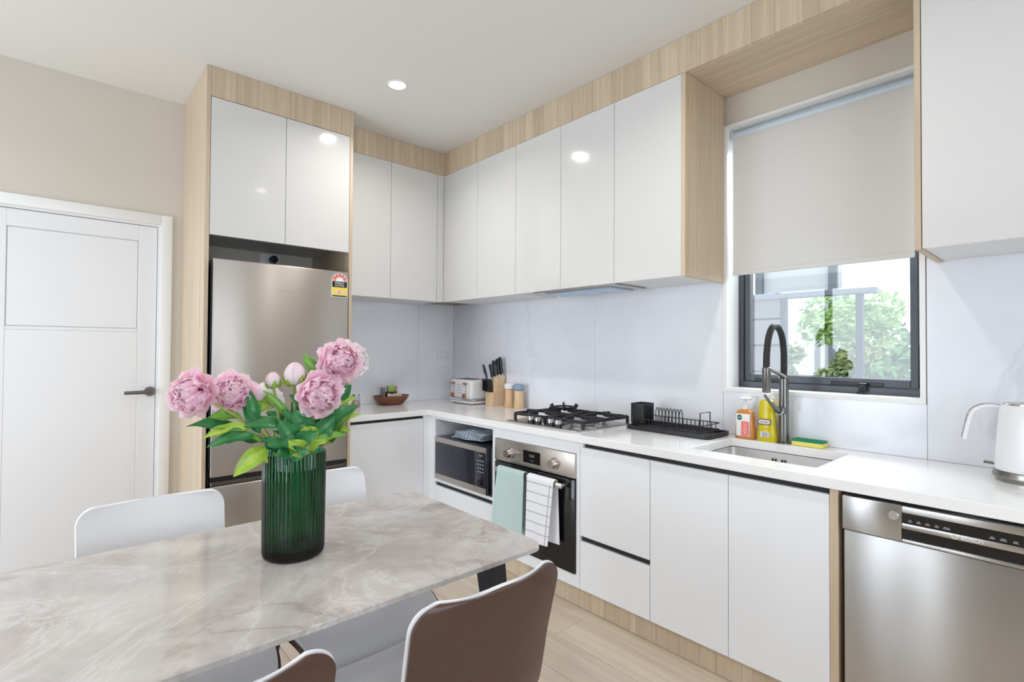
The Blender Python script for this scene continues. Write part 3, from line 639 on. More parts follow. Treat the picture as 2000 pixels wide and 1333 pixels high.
B(2.690, 2.812, -.088, -.022, ZC+.0202, ZC+.028, bev=.002).build('scourer', grainy('green_scourer', srgb(22, 140, 104), .95, .15, 400), sg)

# kettle
kx, ky = 3.440, -.185
kt = thing('kettle', 'white electric kettle on a steel base at the right end', 'kettle', (kx, ky, ZC))
MB().lathe([(.085, 0), (.086, .010), (.093, .013), (.0935, .02), (.090, .034)], (kx, ky, ZC), 40).build('base', mat('kettle_steel', srgb(150, 148, 142), .25, 1.), kt)
MB().lathe([(.088, .035), (.0885, .04), (.084, .10), (.078, .18), (.073, .238), (.070, .245)], (kx, ky, ZC), 40).build('body', 'plastic', kt)
MB().lathe([(.069, .2455), (.066, .250), (.03, .254), (.005, .255)], (kx, ky, ZC), 32).build('lid', mat('kettle_lid', srgb(190, 190, 190), .2, .9), kt)
MB().ball((kx, ky, ZC+.262), .012).build('lid_knob', 'chrome', kt)
hd = smooth([(kx-.068, ky-.005, ZC+.240), (kx-.10, ky-.008, ZC+.243), (kx-.132, ky-.011, ZC+.232), (kx-.15, ky-.013, ZC+.205), (kx-.166, ky-.014, ZC+.125)], 5)
h_ = MB().tube([p+Vector((.006, 0, -.005)) for p in hd], .011, 10, flat=(1.0, .7)).build('handle', 'plastic', kt)
MB().tube(hd, .006, 8, flat=(1.7, .7)).build('handle_strip', 'chrome', h_)
MB().tube([(kx-.086, ky-.01, ZC+.048), (kx-.112, ky-.012, ZC+.050)], .0055, 8, flat=(1.3, .8)).build('switch', 'gunmetal', kt)

# ------------------------------------------------------------------ dish rack
dk = thing('dish_rack', 'black wire dish rack with drip tray and cutlery cup', 'dish rack', (2.16, -.16, ZC))
rx0, rx1, ry0, ry1 = 1.935, 2.395, -.262, -.045
tr = MB(); 
def rrz(e, z, r=.02): return [(a, b, z) for a, b in round_rect(rx0+e, rx1-e, ry0+e, ry1-e, r, 4)]
tr.rings([rrz(.006, ZC+.001), rrz(0, ZC+.004), rrz(0, ZC+.022), rrz(.006, ZC+.022), rrz(.008, ZC+.008)]).build('drip_tray', 'black', dk)
wr = .0022
def wire(P, r=wr): return MB().tube(P, r, 6)
gx0, gx1, gy0, gy1 = 1.955, 2.352, -.245, -.062
for z in (ZC+.026, ZC+.058):
    MB().tube([(a, b, z) for a, b in round_rect(gx0, gx1, gy0, gy1, .015, 3)], .0026, 6, loop=True).build('rim_wire', 'black', dk)
k = 0
for i in range(17):
    x = gx0+.02+i*.0222
    for yy in (gy0, gy1): wire([(x, yy, ZC+.026), (x, yy, ZC+.058)]).build('upright_wire', 'black', dk)
    wire([(x, gy0, ZC+.026), (x, gy1, ZC+.026)]).build('floor_wire', 'black', dk)
for i in range(8):
    x = 2.045+i*.0195; zz = ZC+.112
    wire(smooth([(x, -.150, ZC+.026), (x, -.149, ZC+.09), (x, -.135, zz), (x, -.121, ZC+.09), (x, -.120, ZC+.026)], 4)).build('plate_loop', 'black', dk)
wire([(2.345, -.245, ZC+.024), (2.345, -.245, ZC+.118), (2.345, -.150, ZC+.118), (2.345, -.150, ZC+.024)], .0026).build('glass_holder', 'black', dk)
for xx, yy in ((gx0+.01, gy0), (gx1-.01, gy0), (gx0+.01, gy1), (gx1-.01, gy1)): wire([(xx, yy, ZC+.007), (xx, yy, ZC+.03)], .004).build('foot', 'black', dk)
cu = [[(a, b, z) for a, b in round_rect(1.948+e, 2.030-e, -.240+e, -.135-e, .012-e*.5, 3)] for e, z in ((.004, ZC+.028), (0, ZC+.034), (0, ZC+.135), (.004, ZC+.135), (.004, ZC+.036))]
cp = MB().rings(cu).build('cutlery_cup', 'black', dk)
for i in range(4): B(2.0305, 2.0312, -.225+i*.022, -.215+i*.022, ZC+.05, ZC+.115).build('cup_slot', 'dark', cp)
for i in range(3): B(1.962+i*.022, 1.972+i*.022, -.2412, -.2405, ZC+.05, ZC+.115).build('cup_slot', 'dark', cp)

# ------------------------------------------------------------------ cooktop
ck = thing('gas_cooktop', 'steel gas cooktop with black cast iron trivets', 'cooktop', (1.585, -.34, ZC))
cx0, cx1, cy0, cy1 = 1.318, 1.860, -.562, -.105
B(cx0, cx1, cy0, cy1, ZC+.0003, ZC+.006, bev=.002).build('plate', 'steel', ck)
iron = mat('cast_iron', srgb(44, 45, 50), .5, .2)
def burner(x, y, r):
    b0 = MB().lathe([(r*1.1, 0), (r*1.1, .006), (r, .008), (r, .016)], (x, y, ZC+.006), 28).build('burner_ring', mat('burner_alloy', srgb(170, 168, 165), .4, .8), ck)
    MB().lathe([(r*.95, 0), (r*.92, .008), (r*.3, .010)], (x, y, ZC+.0222), 28).build('burner_cap', 'dark', b0)
BR = ((1.455, -.215, .042), (1.725, -.215, .034), (1.725, -.405, .034), (1.455, -.405, .027), (1.590, -.30, .022))
for x, y, r in BR[:4]: burner(x, y, r)
def bar(P0, P1, w=.0055, h=.0085):
    P0, P1 = Vector(P0), Vector(P1); d = P1-P0; L = d.length; a = math.atan2(d.y, d.x)
    m = MB().box(-L/2, L/2, -w, w, -h, h, bev=.0015, seg=1)
    pitch = math.asin(d.z/L); return m.xf(Matrix.Translation((P0+P1)/2) @ Matrix.Rotation(a, 4, 'Z') @ Matrix.Rotation(-pitch, 4, 'Y'))
for gx in (1.455, 1.725):
    x0, x1, y0, y1, zt = gx-.122, gx+.122, -.500, -.122, ZC+.050
    tv = bar((x0, y0, zt-.008), (x0, y1, zt-.008)).build('trivet', iron, ck)
    for q in (((x1, y0, zt-.008), (x1, y1, zt-.008)), ((x0, y0, zt-.008), (x1, y0, zt-.008)), ((x0, y1, zt-.008), (x1, y1, zt-.008)), ((x0, -.31, zt-.008), (x1, -.31, zt-.008))): bar(*q).build('trivet_bar', iron, tv)
    for by in (-.405, -.215):
        for dx, dy in ((1, 0), (-1, 0), (0, 1), (0, -1)):
            e = .122 if dx else .093
            bar((gx+dx*e, by+dy*e, zt-.001), (gx+dx*.03, by+dy*.03, zt+.003), .005, .011).build('trivet_finger', iron, tv)
    for xx in (x0, x1):
        for yy in (y0, y1): B(xx-.007, xx+.007, yy-.007, yy+.007, ZC+.006, zt-.004, bev=.002, seg=1).build('trivet_foot', iron, tv)
wk = MB().tube([(1.455+.062*math.cos(a), -.215+.062*math.sin(a), ZC+.068) for a in [2*math.pi*k/28 for k in range(28)]], .0055, 8, loop=True).build('wok_ring', iron, ck)
for k in range(4):
    a = math.pi/4+k*math.pi/2; c, s = math.cos(a), math.sin(a)
    bar((1.455+.06*c, -.215+.06*s, ZC+.056), (1.455+.078*c, -.215+.078*s, ZC+.086), .006, .011).build('wok_prong', iron, wk)
for x, y in ((1.500, -.533), (1.558, -.537), (1.652, -.533), (1.710, -.537)):
    kn = MB().lathe([(.020, 0), (.019, .016), (.018, .018)], (x, y, ZC+.006), 24).build('knob', 'dark', ck)
    MB().lathe([(.0185, .0182), (.0185, .035), (.016, .038)], (x, y, ZC+.006), 24).build('knob_cap', 'chrome', kn)

# ------------------------------------------------------------------ oven
ov = thing('oven', 'built-in steel and black glass oven under the cooktop', 'oven', ((OX0+OX1)/2, -.3, .172))
B(OX0+.02, OX1-.02, YF+.02, -.05, .185, .74).build('body', mat('oven_case', srgb(90, 90, 92), .5, .6), ov)
cpn = B(OX0, OX1, YF-.012, YF+.0195, .636, .757, bev=.002).build('control_panel', 'steel', ov)
od = B(OX0, OX1, YF-.012, YF+.0195, .172, .630, bev=.003).build('door', 'blackglass', ov)
B(OX0+.07, OX1-.07, YF-.0128, YF-.0121, .24, .55, bev=.0002, seg=1).build('door_window', mat('oven_window', srgb(18, 18, 24), .04), od)
B(1.516, 1.646, YF-.0132, YF-.0122, .660, .725, bev=.0003, seg=1).build('display', 'blackglass', cpn)
text('12:00', .019, 'display_digits', 'greyprint', cpn, FRONT(1.581, YF-.0134, .700)); text('- + o', .016, 'display_symbols', 'greyprint', cpn, FRONT(1.581, YF-.0134, .675))
for kx_ in (1.412, 1.752):
    kn = MB().cyl((kx_, YF-.012, .690), (kx_, YF-.020, .690), .031, .030, 32).build('knob', 'steel', cpn)
    MB().cyl((kx_, YF-.020, .690), (kx_, YF-.048, .690), .024, .022, 32).build('knob_grip', 'chrome', kn)
    for k in range(7):
        a = math.radians(-120+40*k); flat_ = MB().cyl((kx_+.041*math.sin(a), YF-.0118, .690+.041*math.cos(a)), (kx_+.041*math.sin(a), YF-.0126, .690+.041*math.cos(a)), .0016, seg=8).build('dial_mark', 'greyprint', cpn)
HB = -.652
hb = B(1.335, 1.842, HB-.006, HB+.006, .587, .612, bev=.003).build('handle', 'steel', ov)
for xx in (1.348, 1.822): B(xx, xx+.016, HB+.006, YF-.012, .592, .607, bev=.002).build('handle_post', 'steel', hb)

# tea towels over the handle
def towel(name, label, x0, x1, zf, zbk, m, sway, slant, th=.003, seed=0):
    rnd = random.Random(seed); ph = rnd.random()*6
    t = thing(name, label, 'tea towel', ((x0+x1)/2, HB, .6), 'tea towels on the oven handle')
    top, r = .6125, .0105; Lf = top-zf; Lb = top-zbk; tot = Lf+math.pi*r+Lb
    def fn(u, v):
        s = v*tot; x = x0+(x1-x0)*u
        if s < Lf:
            f = 1-s/Lf; z = zf+s; yy = HB-r-.004-.014*f*(.5+.5*math.sin(u*5+ph)) ; x += sway*f+slant*f*(u-.5)
            z += .010*f*(u-.5)
        elif s < Lf+math.pi*r:
            a = (s-Lf)/r; yy = HB-r*math.cos(a); yy = yy-.004 if a < .4 else yy; z = top+.003+r*math.sin(a)*.6
        else:
            f = (s-Lf-math.pi*r)/Lb; z = top-f*Lb; yy = HB+r+.003+.006*f*math.sin(u*4+ph); x += .018*f+slant*f*(u-.5)
        return (x, yy, z)
    return t, fn, tot, Lf
t, fn, tot, Lf = towel('tea_towel', 'plain sage green tea towel on the oven handle', 1.372, 1.585, .292, .275, 'sage', -.022, .03, seed=1)
MB().sheet(fn, 14, 60, .0035).build('cloth', 'sage', t, angle=80)
t, fn, tot, Lf = towel('tea_towel', 'white tea towel with thin grey stripes on the oven handle', 1.612, 1.800, .288, .30, 'linen', -.018, -.02, seed=5)
MB().sheet(fn, 14, 60, .0035).build('cloth', 'linen', t, angle=80)
for zz in (.585, .535, .485, .435, .385, .335):
    v0 = (zz-.288)/tot; v1 = (zz-.288+.0045)/tot
    MB().sheet(lambda u, v: (lambda p: (p[0], p[1]-.0038, p[2]))(fn(u, v0+(v1-v0)*v)), 14, 2, .0006).build('stripe', 'stripe', t, angle=80)
MB().sheet(lambda u, v: (lambda p: (p[0], p[1]-.0037, p[2]))(fn(.88+.03*u, v*.46)), 2, 30, .0006).build('stripe', 'stripe', t, angle=80)

# ------------------------------------------------------------------ microwave
mw = thing('microwave', 'black microwave with steel trim in the open niche', 'microwave', (.96, -.42, .404))
mx0, mx1, mz0, mz1, my = .685, 1.241, .418, .692, -.628
B(mx0+.002, mx1, my+.03, -.20, mz0, mz1, bev=.004).build('case', mat('microwave_case', srgb(36, 37, 44), .3, .2), mw)
for xx in (mx0+.04, mx1-.06):
    for yy in (my+.05, -.25): MB().cyl((xx, yy, .4035), (xx, yy, mz0+.001), .014).build('foot', 'dark', mw)
mdx = 1.115
md = B(mx0, mdx-.001, my, my+.029, mz0, mz1, bev=.003).build('door', 'navyglass', mw)
mp_ = B(mdx, mx1-.018, my, my+.029, mz0, mz1, bev=.003).build('control_panel', 'navyglass', mw)
for p_, a, b in ((md, mx0, mdx-.001), (mp_, mdx, mx1-.018)):
    B(a, b, my-.002, my+.0, mz1-.032, mz1, bev=.001, seg=1).build('steel_trim', 'steel', p_); B(a, b, my-.002, my+.0, mz0, mz0+.036, bev=.001, seg=1).build('steel_trim', 'steel', p_)
MB().cyl((1.172, my, .482), (1.172, my-.018, .482), .019, .017, 24).build('dial', 'dark', mp_)
for i in range(4):
    for j in range(3): B(1.142+j*.022, 1.156+j*.022, my-.0008, my, .540+i*.022, .546+i*.022).build('button_mark', 'greyprint', mp_)
text('88:88', .016, 'display_digits', 'greyprint', mp_, FRONT(1.17, my-.0006, .640))
# folded cloth on the microwave
fc = thing('folded_cloth', 'crumpled blue and white striped cloth on the microwave', 'cloth', (.93, -.46, .694))
cb = mat('blue_stripe_cloth', srgb(176, 192, 208), .9); nt, N, L, p = nodes(cb)
mp2 = coord(nt, (1, 1, 1)); wv = N.new('ShaderNodeTexWave'); wv.inputs['Scale'].default_value = 14; wv.inputs['Distortion'].default_value = 2.5; wv.inputs['Detail'].default_value = 1
L.new(mp2.outputs[0], wv.inputs[0]); r_ = ramp(nt, [(.35, srgb(120, 140, 165)), (.55, srgb(220, 228, 234))]); L.new(wv.outputs[1], r_.inputs[0]); L.new(r_.outputs[0], p.inputs['Base Color'])
for i in range(4):
    def cf_(u, v, i=i):
        x = .80+.30*u+.012*i; yy = -.575+.19*v+.01*math.sin(u*9+i); e = min(u, 1-u, v*1.2, (1-v)*1.2)*6
        z = .6945+.013*i+.010*min(1, e)+.006*math.sin(u*11+i*2)*math.sin(v*7+i)*min(1, e)+.012*u
        return (x, yy, max(z, .6935+.001*i))
    MB().sheet(cf_, 18, 12, .006).build('fold', cb, fc, angle=80)

# ------------------------------------------------------------------ dishwasher
dw = thing('dishwasher', 'freestanding steel dishwasher with black control strip', 'dishwasher', (3.33, -.3, 0))
wx0, wx1, wy = 3.030, 3.626, -.602
B(wx0+.004, wx1-.004, wy+.045, -.03, .02, .806).build('body', mat('dishwasher_case', srgb(40, 38, 38), .5), dw)
for xx in (wx0+.04, wx1-.04):
    for yy in (-.5, -.1): MB().cyl((xx, yy, 0), (xx, yy, .021), .016).build('foot', 'dark', dw)
dsteel = brushed('dishwasher_steel', srgb(200, 198, 196), .34, 'x', .85)
B(wx0+.002, wx1-.002, wy, wy+.043, .10, .695, bev=.004).build('door', dsteel, dw)
B(wx0+.01, wx1-.01, wy+.03, wy+.044, .02, .098).build('toe_plate', 'dark', dw)
px0 = 3.186
pn = MB().box(wx0, px0, wy-.008, wy+.043, .698, .806, bev=.002).box(px0, wx1, wy-.008, wy+.043, .786, .806, bev=.002).box(px0, wx1, wy-.008, wy+.043, .698, .708, bev=.002).box(px0, wx1, wy+.01, wy+.043, .700, .800).build('control_fascia', dsteel, dw)
B(px0, wx1-.004, wy-.005, wy+.010, .756, .7855).build('button_strip', 'blackglass', pn)
B(px0, wx1-.004, wy+.002, wy+.010, .7085, .738).build('grip_recess', 'blackglass', pn)
hb2 = B(px0, wx1-.004, wy-.008, wy+.010, .7385, .7555, bev=.002).build('grip_bar', 'steel', pn)
lx = 3.345
MB().tube([(lx-.037+.0062*math.cos(a), wy-.0085, .7468+.0062*math.sin(a)) for a in [2*math.pi*k/24 for k in range(24)]], .0009, 6, loop=True).build('logo_ring', 'paper', hb2)
text('H', .006, 'logo_mark', 'paper', hb2, FRONT(lx-.037, wy-.0086, .7468)); text('BOSCH', .0145, 'logo', 'paper', hb2, FRONT(lx, wy-.0086, .7466))
for k, (xx, wdt) in enumerate(((3.206, .010), (3.226, .011), (3.247, .011), (3.268, .011), (3.290, .017), (3.386, .012), (3.408, .014), (3.432, .012), (3.456, .016), (3.52, .014), (3.545, .014))):
    for j in range(2): B(xx-wdt/2+j*.002, xx+wdt/2-j*.002, wy-.0056, wy-.005, .7615+j*.0038, .7638+j*.0038).build('button_print', 'greyprint', pn)
pb = MB().cyl((3.166, wy-.008, .772), (3.166, wy-.012, .772), .0125, .012, 28).build('power_button', 'steel', pn)
MB().tube([(3.166+.0125*math.cos(a), wy-.0085, .772+.0125*math.sin(a)) for a in [2*math.pi*k/28 for k in range(28)]], .001, 6, loop=True).build('button_ring', 'chrome', pb)
text('On\nOff', .006, 'button_text', 'greyprint', pn, FRONT(3.143, wy-.0083, .772))
B(3.150, 3.178, wy-.0086, wy-.008, .7125, .7155).build('model_print', 'greyprint', pn)

# ------------------------------------------------------------------ toaster, knife block, mills, bowl, jar, outlets
to = thing('toaster', 'white toaster with rose gold levers and knobs in the corner', 'toaster', (.39, -.125, ZC))
ax0, ax1, ay0, ay1 = .252, .530, -.212, -.024
B(ax0+.004, ax1-.004, ay0+.004, ay1-.004, ZC+.038, ZC+.182, bev=.018, seg=4).build('body', 'plastic', to)
B(ax0, ax1, ay0, ay1, ZC+.022, ZC+.040, bev=.005).build('band', 'chrome', to)
B(ax0-.002, ax1+.002, ay0-.002, ay1+.002, ZC+.006, ZC+.0215, bev=.005).build('base', 'plastic', to)
for xx in (ax0+.03, ax1-.03):
    for yy in (ay0+.03, ay1-.03): MB().cyl((xx, yy, ZC), (xx, yy, ZC+.007), .012).build('foot', 'dark', to)
for k in range(4): B(ax0+.03+k*.058, ax0+.052+k*.058, ay0+.03, ay1-.03, ZC+.1815, ZC+.184).build('slot', 'dark', to)
for xx in (.302, .455):
    B(xx-.002, xx+.002, ay0+.002, ay0+.0045, ZC+.075, ZC+.150).build('lever_slot', 'greyprint', to)
    B(xx-.028, xx+.022, ay0-.012, ay0+.003, ZC+.148, ZC+.160, bev=.003).build('lever', 'rose', to)
    kn = MB().cyl((xx-.008, ay0+.004, ZC+.063), (xx-.008, ay0-.014, ZC+.063), .017, .016, 24).build('knob', 'rose', to)
for i in range(4):
    for j in range(2): MB().cyl((.362+j*.03, ay0+.004, ZC+.085+i*.02), (.362+j*.03, ay0+.001, ZC+.085+i*.02), .0045, seg=12).build('button', 'greyprint', to)
MB().tube(smooth([(.20, -.03, ZC+.004), (.22, -.02, ZC+.09), (.245, -.03, ZC+.18), (.24, -.05, ZC+.10), (.25, -.06, ZC+.02)], 4), .004, 8).build('power_cord', 'plastic', to)

kbx0, kbx1 = .604, .694
kbk = thing('knife_block', 'pale wood knife block with black knife holder', 'knife block', (.65, -.09, ZC))
MB().rings([[(kbx0, -.135, ZC+.0005), (kbx1, -.135, ZC+.0005), (kbx1, -.03, ZC+.0005), (kbx0, -.03, ZC+.0005)], [(kbx0, -.135, ZC+.10), (kbx1, -.135, ZC+.10), (kbx1, -.03, ZC+.10), (kbx0, -.03, ZC+.10)]]).build('block', 'pine', kbk)
MB().rings([[(kbx0+.02, -.115, ZC+.101), (kbx1, -.115, ZC+.101), (kbx1, -.03, ZC+.101), (kbx0+.02, -.03, ZC+.101)], [(kbx0+.035, -.095, ZC+.205), (kbx1, -.095, ZC+.215), (kbx1, -.03, ZC+.225), (kbx0+.035, -.03, ZC+.215)]]).build('upper_block', 'pine', kbk)
hl = MB().rings([[(kbx0+.004, -.150, ZC+.102), (kbx0+.062, -.150, ZC+.100), (kbx0+.062, -.1165, ZC+.100), (kbx0+.004, -.1165, ZC+.102)], [(kbx0-.010, -.168, ZC+.195), (kbx0+.05, -.168, ZC+.190), (kbx0+.05, -.118, ZC+.192), (kbx0-.010, -.118, ZC+.197)]]).build('scissor_holder', 'black', kbk)
for k in range(6): B(kbx0+.002+k*.0085, kbx0+.0045+k*.0085, -.1695, -.1605, ZC+.11, ZC+.185).build('holder_rib', 'dark', hl)
def handle(nm, lab, p, d, L, r):
    d = Vector(d).normalized(); p = Vector(p); t = thing(nm, lab, 'knife', p, 'black-handled knives in the block')
    MB().tube([p, p+d*L*.12, p+d*L*.5, p+d*L*.85, p+d*L], [r*.8, r, r*.9, r*1.1, r*.7], 10, flat=(.6, 1)).build('handle', 'black', t)
    MB().cyl(p-d*.012, p+d*.001, r*.55, seg=10).build('bolster', 'chrome', t)
dv = (-.16, -.03, 1)
handle('kitchen_knife', 'black-handled knife at the back right of the block, tallest', (.683, -.050, ZC+.232), dv, .125, .0175)
handle('kitchen_knife', 'black-handled knife second from the right in the block', (.662, -.060, ZC+.224), dv, .120, .0175)
handle('kitchen_knife', 'thick black-handled knife in the middle of the block', (.650, -.085, ZC+.216), dv, .115, .018)
handle('kitchen_knife', 'short black-handled knife fourth from the right in the block', (.642, -.105, ZC+.208), (-.24, -.05, 1), .098, .0155)
ks = thing('kitchen_scissors', 'black-handled utensil leaning out of the front holder', 'scissors', (.625, -.145, ZC+.196))
MB().tube([(.630, -.145, ZC+.16), (.626, -.147, ZC+.215), (.612, -.15, ZC+.25), (.600, -.152, ZC+.285), (.595, -.153, ZC+.30)], [.006, .009, .013, .010, .008], 10, flat=(.7, 1)).build('handle', 'black', ks)
for nm, lab, x, m1, m2 in (('salt_mill', 'beech wood mill with white cap beside the knife block', .800, 'beech', 'plastic'), ('pepper_mill', 'pale wood mill with blue-grey cap left of the cooktop', .899, 'pine', 'bluecap')):
    t = thing(nm, lab, 'mill', (x, -.075, ZC), 'wooden mills on the worktop')
    MB().lathe([(.036, 0), (.037, .004), (.036, .03), (.0325, .07), (.033, .115), (.034, .125)], (x, -.075, ZC+.0005), 28).build('body', m1, t)
    MB().lathe([(.028, .126), (.037, .132), (.040, .145), (.039, .160), (.030, .170), (.01, .173)], (x, -.075, ZC), 28).build('cap', m2, t)

bw = thing('wooden_bowl', 'shallow reddish wooden bowl on the back worktop', 'bowl', (.125, -.645, ZC))
def brow(sx, sy, z): return [(.125+sx*math.cos(2*math.pi*k/40), -.645+sy*math.sin(2*math.pi*k/40), ZC+z) for k in range(40)]
MB().rings([brow(.04, .07, .0005), brow(.055, .09, .004), brow(.078, .118, .03), brow(.092, .142, .068), brow(.087, .136, .069), brow(.07, .11, .033), brow(.045, .07, .012)]).build('bowl_body', 'acacia', bw)
pk = thing('tea_packet', 'small black and green packet standing in the wooden bowl', 'packet', (.125, -.655, ZC+.013))
def pbx(nm, y0, y1, z0, z1, dx, m): B(.105+dx, .14+dx, y0, y1, ZC+z0, ZC+z1, bev=.002, seg=1).build(nm, m, pk)
pbx('packet_body', -.690, -.610, .036, .095, 0, mat('packet_black', srgb(34, 32, 36), .4)); B(.104, .141, -.676, -.624, ZC+.0955, ZC+.14, bev=.003).build('packet_top', mat('packet_green', srgb(150, 186, 92), .5), pk)
B(.1405, .1415, -.672, -.625, ZC+.055, ZC+.078).build('packet_label', 'greyprint', pk)
B(.11, .13, -.613, -.596, ZC+.085, ZC+.138, bev=.002).build('side_sachet', mat('sachet_pink', srgb(196, 150, 168), .5), pk)
B(.10, .13, -.722, -.694, ZC+.045, ZC+.128, bev=.003).build('side_sachet', mat('sachet_grey', srgb(120, 116, 124), .5), pk)
for k, (yy, hh) in enumerate(((-.683, .03), (-.660, .024), (-.636, .028), (-.612, .022), (-.590, .02))):
    t = tag(B(.150, .166, yy-.009, yy+.009, ZC+.050, ZC+.055+hh, bev=.003).build('sugar_sachet', mat('sachet_cream', srgb(238, 228, 210), .6)), ('leftmost', 'second from left', 'middle', 'second from right', 'rightmost')[k]+' cream paper sachet at the front of the wooden bowl', 'sachet', 'sachets in the wooden bowl')
jr = thing('glass_jar', 'small glass jar with silver lid behind the flowers', 'jar', (.15, -.935, ZC))
MB().lathe([(.030, 0), (.032, .003), (.032, .07), (.028, .076), (.027, .08), (.025, .08), (.026, .075), (.029, .068), (.029, .006), (.0, .005)][:9], (.15, -.935, ZC+.0005), 24).build('glass', pane_mat('jar_glass', (.93, .95, .95), 1.45), jr)
MB().lathe([(.027, 0), (.027, .04), (.02, .042)], (.15, -.935, ZC+.007), 20).build('contents', mat('jar_contents', srgb(196, 178, 160), .8), jr)
MB().lathe([(.0285, .0805), (.0285, .094), (.026, .096)], (.15, -.935, ZC), 24).build('lid', 'chrome', jr)
for lab, z0, z1 in (('white double power outlet, upper of two by the toaster', 1.176, 1.250), ('white switch plate, lower of two by the toaster', 1.052, 1.126)):
    t = thing('power_outlet', lab, 'outlet', (.009, -.106, z0), 'outlets on the backsplash')
    B(.0092, .016, -.163, -.050, z0, z1, bev=.002).build('plate', 'plastic', t)
    for yy in (-.14, -.085): B(.016, .0185, yy, yy+.016, z1-.028, z1-.008, bev=.001, seg=1).build('rocker', 'plastic', t)
    if z0 > 1.1:
        for yy in (-.14, -.085):
            for q in (-.004, .012): B(.0159, .0163, yy+q+.002, yy+q+.0045, z0+.016, z0+.030).build('socket_slot', 'greyprint', t)

# ------------------------------------------------------------------ ceiling downlights
glow = emit('downlight_glow', (1, .94, .84), 14)
for lab, x, y in (('round recessed downlight in view on the ceiling', 1.065, -1.14), ('round recessed downlight above the table', 2.65, -1.12), ('round recessed downlight near the door', 1.065, -3.3), ('round recessed downlight behind the table', 2.65, -3.3), ('round recessed downlight at the rear right', 4.2, -3.3)):
    t = thing('downlight', lab, 'downlight', (x, y, ZT-.004), 'ceiling downlights')
    MB().rings([[(x+r*math.cos(2*math.pi*k/36), y+r*math.sin(2*math.pi*k/36), z) for k in range(36)] for r, z in ((.056, ZT-.0005), (.055, ZT-.004), (.044, ZT-.005), (.043, ZT-.0005))], loop=True).build('bezel', 'white_trim', t)
    MB().cyl((x, y, ZT-.0035), (x, y, ZT-.0008), .043, seg=36).build('lens', glow, t)
    l = bpy.data.lights.new('downlight_lamp', 'AREA'); l.shape = 'DISK'; l.size = .08; l.energy = DOWNLIGHT_W; l.spread = math.radians(148); l.color = (1, .965, .92)
    o = bpy.data.objects.new('downlight_lamp', l); COL.objects.link(o); o.parent = t; o.location = (0, 0, -.004)

# ------------------------------------------------------------------ dining table
TX0, TX1, TYa, TYb, TZ = 1.833, 2.557, -2.98, -1.492, .73
tb = thing('dining_table', 'grey-beige marble topped dining table with black legs', 'table', (2.195, -2.23, 0))
def tr_(e, z, r=.045): return [(a, b, z) for a, b in round_rect(TX0+e, TX1-e, TYa+e, TYb-e, max(r-e, .01), 8)]
MB().rings([tr_(.004, TZ-.0145), tr_(.0, TZ-.0125), tr_(0, TZ-.0015), tr_(.0015, TZ)]).build('tabletop', 'stone', tb, angle=25)
MB().rings([tr_(.05, TZ-.040), tr_(.05, TZ-.0148), tr_(.075, TZ-.0148), tr_(.075, TZ-.040)], loop=True).build('apron_frame', 'black', tb)
for sx, sy in ((1, 1), (1, -1), (-1, 1), (-1, -1)):
    xt = 2.195+sx*.262; yt = -2.236+sy*.622; xb_ = xt+sx*.055; yb_ = yt+sy*.06
    def q(cx_, cy_, z, h): return [(cx_-h, cy_-h, z), (cx_+h, cy_-h, z), (cx_+h, cy_+h, z), (cx_-h, cy_+h, z)]
    MB().rings([q(xb_, yb_, 0, .016), q(xt, yt, TZ-.016, .030)]).build('leg', 'black', tb)

# ------------------------------------------------------------------ chairs
PROF = [(.281, .368), (.262, .404), (.20, .424), (.08, .420), (-.06, .412), (-.15, .420), (-.205, .455), (-.235, .52), (-.258, .62), (-.278, .71), (-.298, .80)]
PS = smooth([(a, 0, b) for a, b in PROF], 4)
HW = [.19, .215, .232, .236, .228, .214, .202, .192, .188, .190, .192]
def chair_fn(off, ext=0.):
    cum = [0]
    for a, b in zip(PS, PS[1:]): cum.append(cum[-1]+(b-a).length)
    tot = cum[-1]
    def fn(u, v):
        u = .5-.5*math.cos(math.pi*u)*(.55+.45*abs(math.cos(math.pi*u)))
        s = u*tot; i = max(k for k in range(len(cum)) if cum[k] <= s+1e-9); i = min(i, len(PS)-2)
        f = (s-cum[i])/(cum[i+1]-cum[i]); p = PS[i].lerp(PS[i+1], f); tg = (PS[i+1]-PS[i]).normalized(); n = Vector((-tg.z, 0, tg.x)); n = -n if n.x < 0 and u > .7 else n
        n = Vector((tg.z, 0, -tg.x)); n = n if n.z > 0 or u > .55 else n
        if u > .55: n = Vector((abs(tg.z), 0, -tg.x if tg.z > 0 else tg.x))
        else: n = Vector((tg.z if True else 0, 0, -tg.x))
        k = u*(len(HW)-1); j = min(int(k), len(HW)-2); w_ = HW[j]+(HW[j+1]-HW[j])*(k-j)+(ext if u > .45 else -4*ext)
        for d, r in ((s, .07), (tot-s, .055)):
            if d < r: w_ = w_-r+math.sqrt(max(0, r*r-(r-d)**2))
        t = v*2-1; y_ = t*w_
        dish = (.030 if u < .5 else .030-.006*(u-.5))*abs(t)**2.2*min(1, u*5)
        p = p+n*(dish+off); return (p.x, y_, p.z)
    return fn
LEGS = [(.17, .16), (.17, -.16), (-.16, .15), (-.16, -.15)]
def chair(label, x, y, rz):
    t = thing('dining_chair', label, 'chair', (x, y, 0), 'dining chairs around the marble table', rz)
    return t
proto = None
